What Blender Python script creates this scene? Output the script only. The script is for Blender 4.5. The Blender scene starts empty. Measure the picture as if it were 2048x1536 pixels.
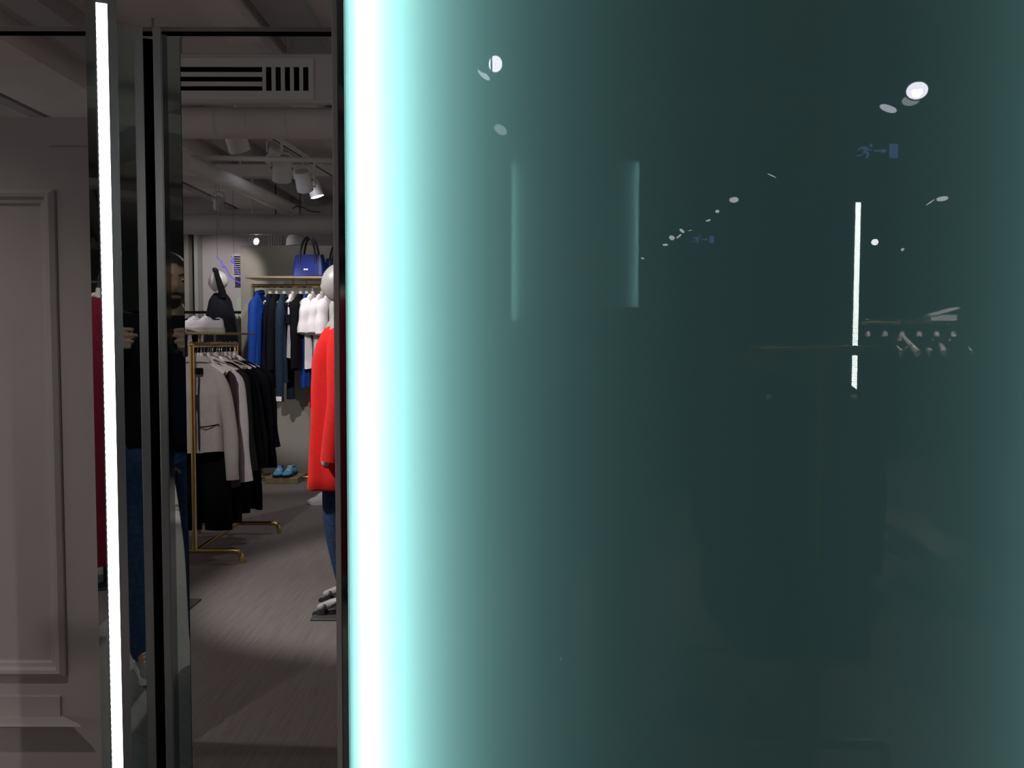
import bpy, bmesh, math, random
from mathutils import Vector, Matrix, Euler
R = math.radians
PI = math.pi
rnd = random.Random(7)
scene = bpy.context.scene
C = scene.collection

# ------------------------------------------------------------------ camera
F = 1716.0                                   # focal length in pixels of the 2048 x 1536 frame
CAM_H = 1.38
PITCH = R(2.87)
cam_d = bpy.data.cameras.new('camera')
cam_d.sensor_width = 36.0
cam_d.lens = F / 2048 * 36.0
cam_d.clip_start = 0.01
cam_d.clip_end = 80
cam = bpy.data.objects.new('camera', cam_d)
cam.location = (0, 0, CAM_H)
cam.rotation_euler = (Matrix.Rotation(R(90) - PITCH, 3, 'X') @ Matrix.Rotation(R(0.12), 3, 'Z')).to_euler()
C.objects.link(cam)
scene.camera = cam
vs = scene.view_settings
vs.view_transform = 'Standard'
vs.look = 'None'
vs.gamma = 1.0
vs.exposure = 0.0
vs.use_curve_mapping = False

# ------------------------------------------------------------------ world: dim glow of the rest of the store
world = bpy.data.worlds.new('world')
scene.world = world
world.use_nodes = True
wb = world.node_tree.nodes['Background']
wb.inputs[0].default_value = (1.0, 0.93, 0.92, 1)
wb.inputs[1].default_value = 0.26

SPOT_POWER = 1.0                             # master for all track spots

# ------------------------------------------------------------------ pixel helpers (positions in the room)
_cp, _sp = math.cos(PITCH), math.sin(PITCH)
def ray(px, py):
    u = (px - 1024) / F
    v = (768 - py) / F
    return Vector((u, _cp + v * _sp, -_sp + v * _cp))
def at(px, py, Y):
    d = ray(px, py)
    return Vector((0, 0, CAM_H)) + d * (Y / d.y)
def at_h(px, py, h):
    d = ray(px, py)
    return Vector((0, 0, CAM_H)) + d * ((h - CAM_H) / d.z)
YG = 1.30                                    # plane of the glass panel
def refl(p):                                 # a point seen in the glass -> where it stands
    return Vector((p.x, 2 * YG - p.y, p.z))

# ------------------------------------------------------------------ materials
M = {}
CLOTH = ('navy', 'black_cloth', 'charcoal', 'navy_dark', 'denim', 'denim_teal', 'blue_cloth', 'white_cloth', 'grey_cloth', 'maroon')
def mat(name, col, rough=0.6, metal=0.0, var=0.0, vscale=30.0, bump=0.0, bscale=60.0, spec=0.5, emit=None, estr=0.0, stretch=None, sheen=0.0):
    m = bpy.data.materials.new(name)
    m.use_nodes = True
    nt = m.node_tree
    b = nt.nodes['Principled BSDF']
    b.inputs['Base Color'].default_value = (*col, 1)
    b.inputs['Roughness'].default_value = rough
    b.inputs['Metallic'].default_value = metal
    b.inputs['Specular IOR Level'].default_value = 0.15 if name in CLOTH else spec
    if sheen:
        b.inputs['Sheen Weight'].default_value = sheen
    if emit:
        b.inputs['Emission Color'].default_value = (*emit, 1)
        b.inputs['Emission Strength'].default_value = estr
    if var or bump:
        tc = nt.nodes.new('ShaderNodeTexCoord')
        mp = nt.nodes.new('ShaderNodeMapping')
        nt.links.new(tc.outputs['Object'], mp.inputs[0])
        if stretch:
            mp.inputs['Scale'].default_value = stretch
        if var:
            n = nt.nodes.new('ShaderNodeTexNoise')
            n.inputs['Scale'].default_value = vscale
            n.inputs['Detail'].default_value = 4
            nt.links.new(mp.outputs[0], n.inputs['Vector'])
            cr = nt.nodes.new('ShaderNodeValToRGB')
            cr.color_ramp.elements[0].position = 0.3
            cr.color_ramp.elements[1].position = 0.7
            cr.color_ramp.elements[0].color = (*[max(0, c * (1 - var)) for c in col], 1)
            cr.color_ramp.elements[1].color = (*[min(1, c * (1 + var)) for c in col], 1)
            nt.links.new(n.outputs['Fac'], cr.inputs[0])
            nt.links.new(cr.outputs[0], b.inputs['Base Color'])
        if bump:
            n2 = nt.nodes.new('ShaderNodeTexNoise')
            n2.inputs['Scale'].default_value = bscale
            n2.inputs['Detail'].default_value = 3
            nt.links.new(mp.outputs[0], n2.inputs['Vector'])
            bp = nt.nodes.new('ShaderNodeBump')
            bp.inputs['Strength'].default_value = bump
            bp.inputs['Distance'].default_value = 0.01
            nt.links.new(n2.outputs['Fac'], bp.inputs['Height'])
            nt.links.new(bp.outputs[0], b.inputs['Normal'])
    M[name] = m
    return m

mat('floor', (0.215, 0.192, 0.184), 0.55, var=0.16, vscale=9, stretch=(9, 0.35, 1), bump=0.05, bscale=60)
mat('ceiling', (0.62, 0.57, 0.55), 0.8, var=0.06, vscale=2.5)
mat('beam', (0.66, 0.62, 0.60), 0.75, var=0.05, vscale=3)
mat('beam_dark', (0.36, 0.35, 0.34), 0.75, var=0.05, vscale=3)
mat('duct', (0.62, 0.61, 0.58), 0.55, var=0.05, vscale=4)
mat('wall_cream', (0.60, 0.53, 0.52), 0.6, var=0.03, vscale=3)
mat('wall_taupe', (0.30, 0.285, 0.25), 0.75, var=0.04, vscale=3)
mat('wall_back', (0.48, 0.44, 0.46), 0.8, var=0.04, vscale=2)
mat('wall_green', (0.17, 0.21, 0.19), 0.8, var=0.05, vscale=2)
mat('wall_dark', (0.10, 0.10, 0.10), 0.8, var=0.05, vscale=2)
mat('panel_green', (0.45, 0.55, 0.42), 0.7, var=0.05, vscale=3)
mat('black', (0.012, 0.012, 0.015), 0.5)
mat('slot_black', (0.004, 0.004, 0.006), 0.9, spec=0.0)
mat('black_gloss', (0.010, 0.010, 0.013), 0.12)
mat('mirror', (0.60, 0.66, 0.63), 0.015, metal=1.0)
mat('mirror_dark', (0.26, 0.28, 0.27), 0.06, metal=1.0)
mat('steel', (0.52, 0.50, 0.49), 0.26, metal=1.0, bump=0.02, bscale=30, stretch=(1, 1, 0.05))
mat('steel_frame', (0.26, 0.23, 0.23), 0.28, metal=1.0)
mat('header', (0.34, 0.30, 0.29), 0.5)
mat('plate', (0.07, 0.068, 0.066), 0.5)
mat('alu', (0.55, 0.55, 0.58), 0.25, metal=1.0)
mat('gold', (0.66, 0.50, 0.20), 0.22, metal=1.0)
mat('gold_dull', (0.42, 0.33, 0.20), 0.40, metal=0.55)
mat('white_metal', (0.72, 0.72, 0.70), 0.45)
mat('hanger', (0.80, 0.76, 0.70), 0.5)
mat('hook', (0.40, 0.38, 0.34), 0.3, metal=1.0)
mat('mannequin', (0.45, 0.445, 0.435), 0.4)
mat('red_wool', (0.80, 0.018, 0.016), 0.85, var=0.05, vscale=40, bump=0.08, bscale=220, spec=0.2, sheen=0.15)
mat('maroon', (0.30, 0.02, 0.05), 0.8, var=0.1, vscale=20, bump=0.1)
mat('denim', (0.030, 0.060, 0.13), 0.85, var=0.25, vscale=60, bump=0.1, bscale=200)
mat('denim_teal', (0.012, 0.026, 0.045), 0.85, var=0.25, vscale=60, bump=0.1, bscale=200)
mat('blue_cloth', (0.008, 0.045, 0.26), 0.7, var=0.08, vscale=30, bump=0.06)
mat('navy', (0.003, 0.005, 0.016), 0.8, var=0.15, vscale=30, bump=0.08)
mat('black_cloth', (0.0030, 0.0030, 0.0042), 0.9, var=0.15, vscale=30, bump=0.1)
mat('charcoal', (0.020, 0.019, 0.018), 0.85, var=0.1, vscale=40, bump=0.1)
mat('navy_dark', (0.0040, 0.0048, 0.0085), 0.85, var=0.15, vscale=30, bump=0.1)
mat('sequin', (0.035, 0.024, 0.022), 0.35, var=0.6, vscale=220, bump=0.6, bscale=260)
mat('grey_cloth', (0.48, 0.46, 0.44), 0.85, var=0.05, vscale=30, bump=0.12, bscale=90)
mat('white_cloth', (0.74, 0.70, 0.73), 0.85, var=0.03, vscale=30, bump=0.1, bscale=90)
mat('bag_blue', (0.007, 0.017, 0.13), 0.34, var=0.06, vscale=8, bump=0.04, bscale=160)
mat('bag_strap', (0.008, 0.008, 0.014), 0.4)
mat('shoe_white', (0.78, 0.77, 0.82), 0.55, bump=0.03, bscale=80)
mat('shoe_sole', (0.60, 0.56, 0.48), 0.6)
mat('shoe_blue', (0.10, 0.42, 0.72), 0.6, var=0.3, vscale=70)
mat('shoe_grey', (0.30, 0.30, 0.30), 0.7)
mat('skin', (0.42, 0.22, 0.16), 0.5)
mat('hair', (0.010, 0.008, 0.007), 0.6, bump=0.3, bscale=120)
mat('beard', (0.05, 0.03, 0.022), 0.8, bump=0.3, bscale=150)
mat('eye', (0.6, 0.58, 0.55), 0.2)
mat('iris', (0.02, 0.012, 0.008), 0.2)
mat('lip', (0.30, 0.11, 0.10), 0.5)
mat('sign_green', (0.01, 0.035, 0.03), 0.5)
mat('orange', (0.55, 0.22, 0.06), 0.6)

def emission(name, col, s):
    m = bpy.data.materials.new(name)
    m.use_nodes = True
    nt = m.node_tree
    nt.nodes.clear()
    o = nt.nodes.new('ShaderNodeOutputMaterial')
    e = nt.nodes.new('ShaderNodeEmission')
    e.inputs[0].default_value = (*col, 1)
    e.inputs[1].default_value = s
    nt.links.new(e.outputs[0], o.inputs[0])
    M[name] = m
emission('led', (0.96, 0.99, 1.0), 7.0)
emission('led_chip', (0.88, 1.0, 0.95), 34.0)
emission('lens_bright', (0.90, 0.88, 1.0), 26.0)
emission('lens', (0.86, 0.88, 1.0), 9.0)
emission('lens_dim', (0.82, 0.90, 0.92), 4.5)
emission('neon', (0.13, 0.10, 0.75), 1.0)
emission('sign_light', (0.22, 0.38, 0.95), 2.2)

def glass_panel_mat():
    # frosted, teal glass: lets the lamps behind it glow through, polished front reflects the store
    m = bpy.data.materials.new('frosted_glass')
    m.use_nodes = True
    nt = m.node_tree
    nt.nodes.clear()
    o = nt.nodes.new('ShaderNodeOutputMaterial')
    tr = nt.nodes.new('ShaderNodeBsdfTranslucent')
    tr.inputs[0].default_value = (0.455, 0.96, 0.93, 1)
    df = nt.nodes.new('ShaderNodeBsdfDiffuse')
    df.inputs[0].default_value = (0.10, 0.125, 0.12, 1)
    ad = nt.nodes.new('ShaderNodeMixShader')
    ad.inputs[0].default_value = 0.12
    nt.links.new(tr.outputs[0], ad.inputs[1])
    nt.links.new(df.outputs[0], ad.inputs[2])
    gl = nt.nodes.new('ShaderNodeBsdfGlossy')
    gl.inputs['Roughness'].default_value = 0.0
    fr = nt.nodes.new('ShaderNodeFresnel')
    fr.inputs[0].default_value = 1.5
    mx = nt.nodes.new('ShaderNodeMixShader')
    ge = nt.nodes.new('ShaderNodeNewGeometry')          # only the outer face is polished, the back is frosted
    mu = nt.nodes.new('ShaderNodeMath'); mu.operation = 'SUBTRACT'; mu.inputs[0].default_value = 1.0
    ml = nt.nodes.new('ShaderNodeMath'); ml.operation = 'MULTIPLY'
    nt.links.new(ge.outputs['Backfacing'], mu.inputs[1])
    nt.links.new(mu.outputs[0], ml.inputs[0])
    nt.links.new(fr.outputs[0], ml.inputs[1])
    nt.links.new(ml.outputs[0], mx.inputs[0])
    nt.links.new(ad.outputs[0], mx.inputs[1])
    nt.links.new(gl.outputs[0], mx.inputs[2])
    nt.links.new(mx.outputs[0], o.inputs[0])
    M['frosted_glass'] = m
glass_panel_mat()

# ------------------------------------------------------------------ mesh helpers
def new_obj(name, me, m=None, parent=None):
    o = bpy.data.objects.new(name, me)
    C.objects.link(o)
    if m is not None and me is not None and len(me.materials) == 0:
        me.materials.append(M[m])
    if parent is not None:
        o.parent = parent
    return o
def mesh_of(bm, name, m=None, smooth=False):
    bmesh.ops.recalc_face_normals(bm, faces=bm.faces[:])
    me = bpy.data.meshes.new(name)
    bm.to_mesh(me)
    bm.free()
    if smooth:
        for p in me.polygons:
            p.use_smooth = True
        try:
            me.set_sharp_from_angle(angle=R(38 if smooth is True else smooth))
        except Exception:
            pass
    if m:
        me.materials.append(M[m])
    return me
def part(name, bm, m, parent=None, smooth=False, label=None):
    o = new_obj(name, mesh_of(bm, name, m, smooth), None, parent)
    if label:
        o['label'] = label
    return o
def empty(name, loc=(0, 0, 0), rz=0.0):
    o = bpy.data.objects.new(name, None)
    o.empty_display_size = 0.05
    o.location = loc
    o.rotation_euler = (0, 0, rz)
    C.objects.link(o)
    return o
def tag(o, label=None, cat=None, group=None, kind=None):
    if label: o['label'] = label
    if cat: o['category'] = cat
    if group: o['group'] = group
    if kind: o['kind'] = kind
    return o
def thing(name, label, cat, loc=(0, 0, 0), rz=0.0, group=None):
    return tag(empty(name, loc, rz), label, cat, group)
def copy_tree(o, parent=None):
    c = o.copy()
    C.objects.link(c)
    c.parent = parent
    for ch in o.children:
        copy_tree(ch, c)
    return c

def box(bm, x0, x1, y0, y1, z0, z1, bev=0.0, seg=1):
    r = bmesh.ops.create_cube(bm, size=1.0)
    vv = r['verts']
    for v in vv:
        v.co = Vector(((x0 + x1) / 2 + v.co.x * (x1 - x0), (y0 + y1) / 2 + v.co.y * (y1 - y0), (z0 + z1) / 2 + v.co.z * (z1 - z0)))
    if bev:
        es = list({e for v in vv for e in v.link_edges})
        bmesh.ops.bevel(bm, geom=es, offset=bev, segments=seg, affect='EDGES', profile=0.6)
    return bm
def BX(*a, **k):
    return box(bmesh.new(), *a, **k)
def loft(bm, rings, cap0=True, cap1=True, closed=True):
    vr = [[bm.verts.new(p) for p in r] for r in rings]
    n = len(rings[0])
    for a, b in zip(vr[:-1], vr[1:]):
        for i in range(n if closed else n - 1):
            j = (i + 1) % n
            bm.faces.new((a[i], a[j], b[j], b[i]))
    if closed and cap0 and n > 2: bm.faces.new(vr[0][::-1])
    if closed and cap1 and n > 2: bm.faces.new(vr[-1])
    return vr
def tube(bm, pts, r, n=10, caps=True, flat=1.0, up=None):
    pts = [Vector(p) for p in pts]
    rr = r if isinstance(r, (list, tuple)) else [r] * len(pts)
    rings = []
    nrm = None
    for i, p in enumerate(pts):
        if i == 0: t = pts[1] - p
        elif i == len(pts) - 1: t = p - pts[i - 1]
        else: t = (pts[i + 1] - p).normalized() + (p - pts[i - 1]).normalized()
        t.normalize()
        if nrm is None:
            a = Vector(up) if up else (Vector((0, 0, 1)) if abs(t.z) < 0.9 else Vector((1, 0, 0)))
            nrm = (a - t * a.dot(t)).normalized()
        else:
            nrm = (nrm - t * nrm.dot(t)).normalized()
        bn = t.cross(nrm)
        rings.append([p + nrm * math.cos(2 * PI * k / n) * rr[i] + bn * math.sin(2 * PI * k / n) * rr[i] * flat for k in range(n)])
    loft(bm, rings, caps, caps)
    return bm
def TB(*a, **k):
    return tube(bmesh.new(), *a, **k)
def lathe(bm, prof, n=24, M4=None):
    rings = []
    for (r, z) in prof:
        ring = [Vector((max(r, 1e-4) * math.cos(2 * PI * k / n), max(r, 1e-4) * math.sin(2 * PI * k / n), z)) for k in range(n)]
        if M4 is not None:
            ring = [M4 @ v for v in ring]
        rings.append(ring)
    loft(bm, rings)
    return bm
def smooth_path(pts, k=6):
    P = [Vector(p) for p in pts]
    out = []
    for i in range(len(P) - 1):
        p0 = P[max(i - 1, 0)]; p1 = P[i]; p2 = P[i + 1]; p3 = P[min(i + 2, len(P) - 1)]
        for s in range(k):
            t = s / k
            out.append(0.5 * ((2 * p1) + (p2 - p0) * t + (2 * p0 - 5 * p1 + 4 * p2 - p3) * t * t + (3 * p1 - p0 - 3 * p2 + p3) * t ** 3))
    out.append(P[-1])
    return out
def interp(keys, t):
    if t <= keys[0][0]: return keys[0][1]
    for (a, va), (b, vb) in zip(keys[:-1], keys[1:]):
        if t <= b:
            s = (t - a) / (b - a)
            s = s * s * (3 - 2 * s)
            return va + (vb - va) * s
    return keys[-1][1]
def axis_matrix(origin, zdir):
    return Matrix.Translation(origin) @ Vector(zdir).to_track_quat('Z', 'Y').to_matrix().to_4x4()

def skin_mesh(verts, edges, radii, sub=2, root=0, name='body'):
    me = bpy.data.meshes.new(name + '_cage')
    me.from_pydata([Vector(v) for v in verts], edges, [])
    o = bpy.data.objects.new(name + '_cage', me)
    C.objects.link(o)
    md = o.modifiers.new('skin', 'SKIN')
    for i, sv in enumerate(me.skin_vertices[0].data):
        r = radii[i]
        sv.radius = r if isinstance(r, tuple) else (r, r)
        sv.use_root = (i == root)
    if sub:
        s = o.modifiers.new('sub', 'SUBSURF')
        s.levels = sub
        s.render_levels = sub
    dg = bpy.context.evaluated_depsgraph_get()
    out = bpy.data.meshes.new_from_object(o.evaluated_get(dg))
    bpy.data.objects.remove(o)
    return out
def remesh(me_list, voxel=0.006, name='body', m=None, smooth_iter=4):
    bm = bmesh.new()
    for me in me_list:
        bm.from_mesh(me)
    me = bpy.data.meshes.new(name)
    bm.to_mesh(me)
    bm.free()
    o = bpy.data.objects.new(name, me)
    C.objects.link(o)
    r = o.modifiers.new('r', 'REMESH')
    r.mode = 'VOXEL'
    r.voxel_size = voxel
    if smooth_iter:
        s = o.modifiers.new('s', 'SMOOTH')
        s.iterations = smooth_iter
        s.factor = 0.5
    dg = bpy.context.evaluated_depsgraph_get()
    out = bpy.data.meshes.new_from_object(o.evaluated_get(dg))
    bpy.data.objects.remove(o)
    for p in out.polygons:
        p.use_smooth = True
    out.materials.clear()
    if m: out.materials.append(M[m])
    return out

# ================================================================== THE SETTING
CEIL = 3.45
tag(part('floor', BX(-7, 7, -19, 14, -0.05, 0), 'floor'), 'grey brown vinyl plank floor of the store', 'floor', kind='structure')
ceil_o = tag(part('ceiling', BX(-7, 7, -19, 14, CEIL, CEIL + 0.05), 'ceiling'), 'painted ceiling with exposed beams and ducts', 'ceiling', kind='structure')
# beams that run into depth, and cross beams
for i, (x0, x1, zb, mm) in enumerate([(-1.82, -1.60, 3.29, 'beam'), (-1.53, -1.26, 3.36, 'beam_dark'), (-3.92, -3.22, 3.27, 'beam'), (-4.10, -3.98, 3.27, 'beam_dark'), (-2.95, -2.72, 3.32, 'beam_dark'), (-5.6, -5.0, 3.27, 'beam'), (0.2, 0.5, 3.28, 'beam_dark'), (2.2, 2.5, 3.28, 'beam_dark')]):
    part('beam', BX(x0, x1, -16, 13, zb, CEIL - 0.002), mm, ceil_o)
for y0, y1, zb in [(7.5, 7.65, 3.16), (9.3, 9.45, 3.14), (-4.2, -3.9, 3.18), (-8.2, -7.9, 3.18)]:
    part('cross_beam', BX(-6.95, 6.95, y0, y1, zb, 3.265), 'beam', ceil_o)
# access plates on the beam
for yy in (3.9, 4.45):
    part('access_plate', BX(-1.80, -1.62, yy, yy + 0.3, 3.28, 3.29), 'beam_dark' if yy > 4 else 'beam', ceil_o)
    for k in range(3):
        part('slot', BX(-1.78 + k * 0.05, -1.75 + k * 0.05, yy + 0.36, yy + 0.372, 3.287, 3.29), 'slot_black', ceil_o)

tag(part('wall_rear', BX(-7, 7, 12.5, 12.6, 0, CEIL), 'wall_back'), 'pinkish grey rear wall of the store', 'wall', kind='structure')
tag(part('wall_behind', BX(-7, 7, -18.6, -18.5, 0, CEIL), 'wall_dark'), 'dark far wall behind the photographer', 'wall', kind='structure')
tag(part('wall_side', BX(6.9, 7.0, -18.5, 1.2, 0, CEIL), 'wall_green'), 'grey-green side wall far behind the photographer', 'wall', kind='structure')
wall_c = tag(part('wall_centre', BX(at(483, 700, 8.9).x, 0.6, 8.9, 9.0, 0, at(500, 492, 8.9).z), 'wall_taupe'), 'taupe display partition behind the tall brass rack', 'wall', kind='structure')
# pilasters, green light area painted as a panel, dark door on the rear wall
wr = bpy.data.objects['wall_rear']
for px0, px1, mm in [(366, 378, 'wall_taupe'), (389, 396, 'beam_dark')]:
    part('pilaster', BX(at(px0, 600, 12.3).x, at(px1, 600, 12.3).x, 12.3, 12.5, 0, 3.1), mm, wr)
part('green_light_panel', BX(at(468, 600, 12.3).x, at(500, 600, 12.3).x, 12.4, 12.5, 0.6, at(480, 597, 12.4).z), 'panel_green', wr)  # green light put into the panel's own colour

# --- panelled wall on the far left
WL = 2.55
x_end = at(214, 800, WL).x
z_top = at(100, 236, WL).z
wl = tag(part('wall_left', BX(-3.4, x_end, WL, WL + 0.35, 0, z_top), 'wall_cream'), 'cream panelled low wall with moulding beside the lit pillar', 'wall', kind='structure')
def frame_rail(prof, p0, p1, z0, z1, y, m, parent, nm):
    # picture-frame moulding: profile (inset, proud) swept round a rectangle with mitres
    rects = []
    for (ins, proud) in prof:
        rects.append([Vector((p0 + ins, y - proud, z0 + ins)), Vector((p1 - ins, y - proud, z0 + ins)), Vector((p1 - ins, y - proud, z1 - ins)), Vector((p0 + ins, y - proud, z1 - ins))])
    names = ['bottom', 'side', 'top', 'side']
    for k in range(4):
        bm = bmesh.new()
        j = (k + 1) % 4
        a = [bm.verts.new(r[k]) for r in rects]
        b = [bm.verts.new(r[j]) for r in rects]
        for i in range(len(prof) - 1):
            bm.faces.new((a[i], b[i], b[i + 1], a[i + 1]))
        bm.faces.new(a[::-1]); bm.faces.new(b)
        bm.faces.new((a[0], a[-1], b[-1], b[0]))
        part(nm, bm, m, parent)
mx1 = at(136, 1350, WL).x
mz0 = at(60, 1352, WL).z
mz1 = at(60, 382, WL).z
frame_rail([(0, 0), (0, 0.012), (0.012, 0.022), (0.022, 0.020), (0.030, 0.010), (0.040, 0.008), (0.046, 0.0)], -2.35, mx1, mz0, mz1, WL, 'wall_cream', wl, 'moulding')
# ledge above the plinth
zl0, zl1 = at(60, 1456, WL - 0.05).z, at(60, 1434, WL).z
lxa, lxb = at(125, 1434, WL).x, at(165, 1455, WL - 0.05).x
bm = bmesh.new()
prof = [(0.0, zl1 + 0.004), (0.006, zl1), (0.050, zl0 + 0.010), (0.055, zl0 + 0.003), (0.050, zl0), (0.0, zl0)]
loft(bm, [[Vector((-3.4, WL - p, z)) for p, z in prof], [Vector((lxa + (lxb - lxa) * p / 0.055, WL - p, z)) for p, z in prof]])
part('ledge', bm, 'wall_cream', wl)
part('raised_panel', BX(-3.4, at(124, 1400, WL).x, WL - 0.008, WL, zl1, at(60, 1393, WL).z), 'wall_cream', wl)
part('joint_line', BX(at(98, 294, WL).x, x_end, WL - 0.002, WL + 0.002, at(98, 295, WL).z, at(98, 293, WL).z), 'beam_dark', wl)

# ================================================================== EDGE-LIT GLASS PANEL (light box)
def light_box(name, label, xl, xr, yf, ztop, sgn=1, power=1.0, frame_w=0.0197):
    """glass front at yf, box goes back along sgn*Y; lamps down both edges"""
    t = thing(name, label, 'light panel', ((xl + xr) / 2, yf, 0))
    cx, cy = (xl + xr) / 2, yf
    def P(nm, x0, x1, y0, y1, z0, z1, m, par=t, bev=0.0):
        a, b = sorted((sgn * y0, sgn * y1))
        return part(nm, BX(x0 - cx, x1 - cx, a, b, z0, z1, bev=bev), m, par)
    # glass sheet: front face plus its edges
    bm = BX(xl - cx, xr - cx, *sorted((0, sgn * 0.006)), 0.02, ztop)
    bm.faces.ensure_lookup_table()
    back = max(bm.faces, key=lambda f: f.calc_center_median().y * sgn)
    bmesh.ops.delete(bm, geom=[back], context='FACES_ONLY')
    me = bpy.data.meshes.new('glass')
    bm.to_mesh(me); bm.free()
    me.materials.append(M['frosted_glass'])
    new_obj('glass', me, None, t)
    P('back_plate', xl, xr, 0.14, 0.15, 0, ztop, 'slot_black')
    P('frame', xl - frame_w, xl, -0.004, 0.15, 0, ztop + 0.02, 'steel_frame')
    P('frame', xr, xr + frame_w, -0.004, 0.15, 0, ztop + 0.02, 'steel_frame')
    P('top_rail', xl, xr, -0.004, 0.15, ztop, ztop + 0.02, 'steel_frame')
    for s, xe in ((1, xl), (-1, xr)):
        xs = xe + s * 0.026
        st = P('led_strip', xe, xe + s * 0.02, 0.045, 0.075, 0.03, ztop - 0.01, 'alu')
        for kind, yy, w, pw in (('side', 0.057, 0.012, 2.7), ('front', 0.022, 0.010, 1.15)):
            ld = bpy.data.lights.new('panel_lamp', 'AREA')
            ld.shape = 'RECTANGLE'
            ld.size = ztop - 0.06
            ld.size_y = w
            ld.energy = pw * power
            ld.color = (0.93, 1.0, 1.0)
            lo = bpy.data.objects.new('panel_lamp', ld)
            C.objects.link(lo)
            lo.parent = t
            z = Vector((s * math.cos(R(22)), -sgn * math.sin(R(22)), 0)) if kind == 'side' else Vector((0, -sgn, 0))   # direction of light
            zz = -z
            xx = Vector((0, 0, 1))
            yv = zz.cross(xx)
            m3 = Matrix((xx, yv, zz)).transposed()
            lo.rotation_euler = m3.to_euler()
            lo.location = (xs - cx, sgn * yy, ztop / 2)
    return t
GL = at(695, 690, YG).x
GR = 1.09
panel = light_box('edge_lit_glass_panel', 'large dark teal frosted glass panel glowing along its edges, filling most of the view', GL, GR, YG, 3.15)
# polished bezel strip that hides the edge of the box beside the glowing glass
bz = part('bezel', BX(at(683.5, 690, YG).x - (GL + GR) / 2, GL - (GL + GR) / 2, -0.012, -0.004, 0, 3.17), 'mirror_dark', panel)
part('bezel_edge', BX(at(670, 690, YG).x - (GL + GR) / 2, at(683.5, 690, YG).x - (GL + GR) / 2, -0.009, -0.0035, 0, 3.17, bev=0.002), 'header', panel)
# two small specks of dust on the glass
for px, py, s in [(1123, 1317, 0.0022), (1896, 1320, 0.001)]:
    p = at(px, py, YG)
    bm = bmesh.new()
    bmesh.ops.create_icosphere(bm, subdivisions=1, radius=s)
    o = part('dust_speck', bm, 'white_metal', panel)
    o.location = (p.x - (GL + GR) / 2, -s * 0.4, p.z)
    o.scale = (0.8, 0.4, 1.4)

# far light box behind the photographer, seen as a reflection
pl, pr = at(1021, 500, 8.6), at(1278, 500, 8.6)
zt = at(1150, 320, 8.6).z
light_box('far_glass_panel', 'distant glowing teal panel reflected faintly behind the silhouette of the photographer', pl.x, pr.x, 2 * YG - 8.6, zt, sgn=-1, power=1.1)

# ================================================================== MIRRORED PILLAR WITH LED STRIP
YAW = math.atan((1024 - 292) / F)
MN = Vector((math.sin(YAW), -math.cos(YAW), 0))      # mirror normal, towards the camera
MU = Vector((math.cos(YAW), math.sin(YAW), 0))
MP = -MN * 1.72                                      # foot of the normal
def on_mirror(px):
    d = ray(px, 690); d.z = 0
    t = MP.dot(MN) / d.dot(MN)
    p = d * t
    return (p - MP).dot(MU)
P_ORG = Vector((MP.x, MP.y, 0))
pillar = thing('mirrored_pillar', 'tall mirrored pillar of steel strips with a glowing white LED line', 'pillar', P_ORG, YAW)
# pillar local: x along MU, y away from camera (=-MN), z up
def strip(nm, px0, px1, y0, y1, z1, m, bev=0.0, par=None, label=None, ax=None):
    a, b = on_mirror(px0), on_mirror(px1)
    return part(nm, BX(a, b, y0, y1, 0, z1, bev=bev), m, par or pillar, label=label)
Z_LED = at(205, 4, 1.6).z
Z_HEAD = at(260, 68, 1.62).z
strip('core', 200, 372, 0.035, 0.16, Z_HEAD - 0.01, 'black')
# left fin, angled a little so that it mirrors the red dress behind the photographer
a, b = on_mirror(184), on_mirror(203.5)
bm = bmesh.new()
k = math.tan(R(11.5))
loft(bm, [[Vector((a, 0.012 - (b - a) * k * 0.0, z)), Vector((b, 0.012 - (b - a) * k, z)), Vector((b, 0.05, z)), Vector((a, 0.05, z))] for z in (0, Z_LED)])
bmesh.ops.recalc_face_normals(bm, faces=bm.faces[:])
part('fin', bm, 'mirror', pillar)
housing = strip('led_housing', 203.5, 230.5, 0.004, 0.03, Z_LED, 'alu')
strip('led_lip', 203.6, 206.0, -0.004, 0.004, Z_LED, 'alu', par=housing)
strip('led_diffuser', 206.6, 228.2, -0.001, 0.004, Z_LED - 0.02, 'led', par=pillar, label='glowing white LED diffuser')
# tiny dark clips along the lamp
bm = bmesh.new()
a, b = on_mirror(206.05), on_mirror(206.55)
z = 0.1
while z < Z_LED - 0.05:
    box(bm, a, b, -0.0012, 0.004, z, z + 0.006)
    z += 0.012
o = part('led_clips', bm, 'slot_black', housing)
o['kind'] = 'stuff'
strip('edge_strip', 228.5, 245.5, -0.003, 0.03, Z_LED, 'steel')
strip('mirror_strip', 246.5, 279.5, 0.0, 0.03, Z_HEAD, 'mirror')
strip('edge_line', 245.5, 246.5, -0.004, 0.03, Z_HEAD, 'alu')
strip('steel_strip', 279.5, 297.5, -0.004, 0.03, Z_HEAD - 0.002, 'steel', bev=0.001)
strip('shadow_gap', 297.5, 316.5, 0.03, 0.035, Z_HEAD - 0.012, 'slot_black')
strip('steel_strip', 316.5, 332.5, -0.006, 0.03, Z_HEAD, 'steel', bev=0.001)
strip('edge_line', 332.5, 333.7, -0.007, 0.03, Z_HEAD - 0.006, 'alu')
strip('dark_strip', 333.7, 344.5, 0.0, 0.03, Z_HEAD - 0.01, 'mirror_dark')
strip('mirror_strip', 344.5, 369.5, -0.001, 0.03, Z_HEAD - 0.012, 'mirror')
strip('edge_line', 369.5, 370.5, -0.002, 0.16, Z_HEAD - 0.012, 'slot_black')
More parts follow.
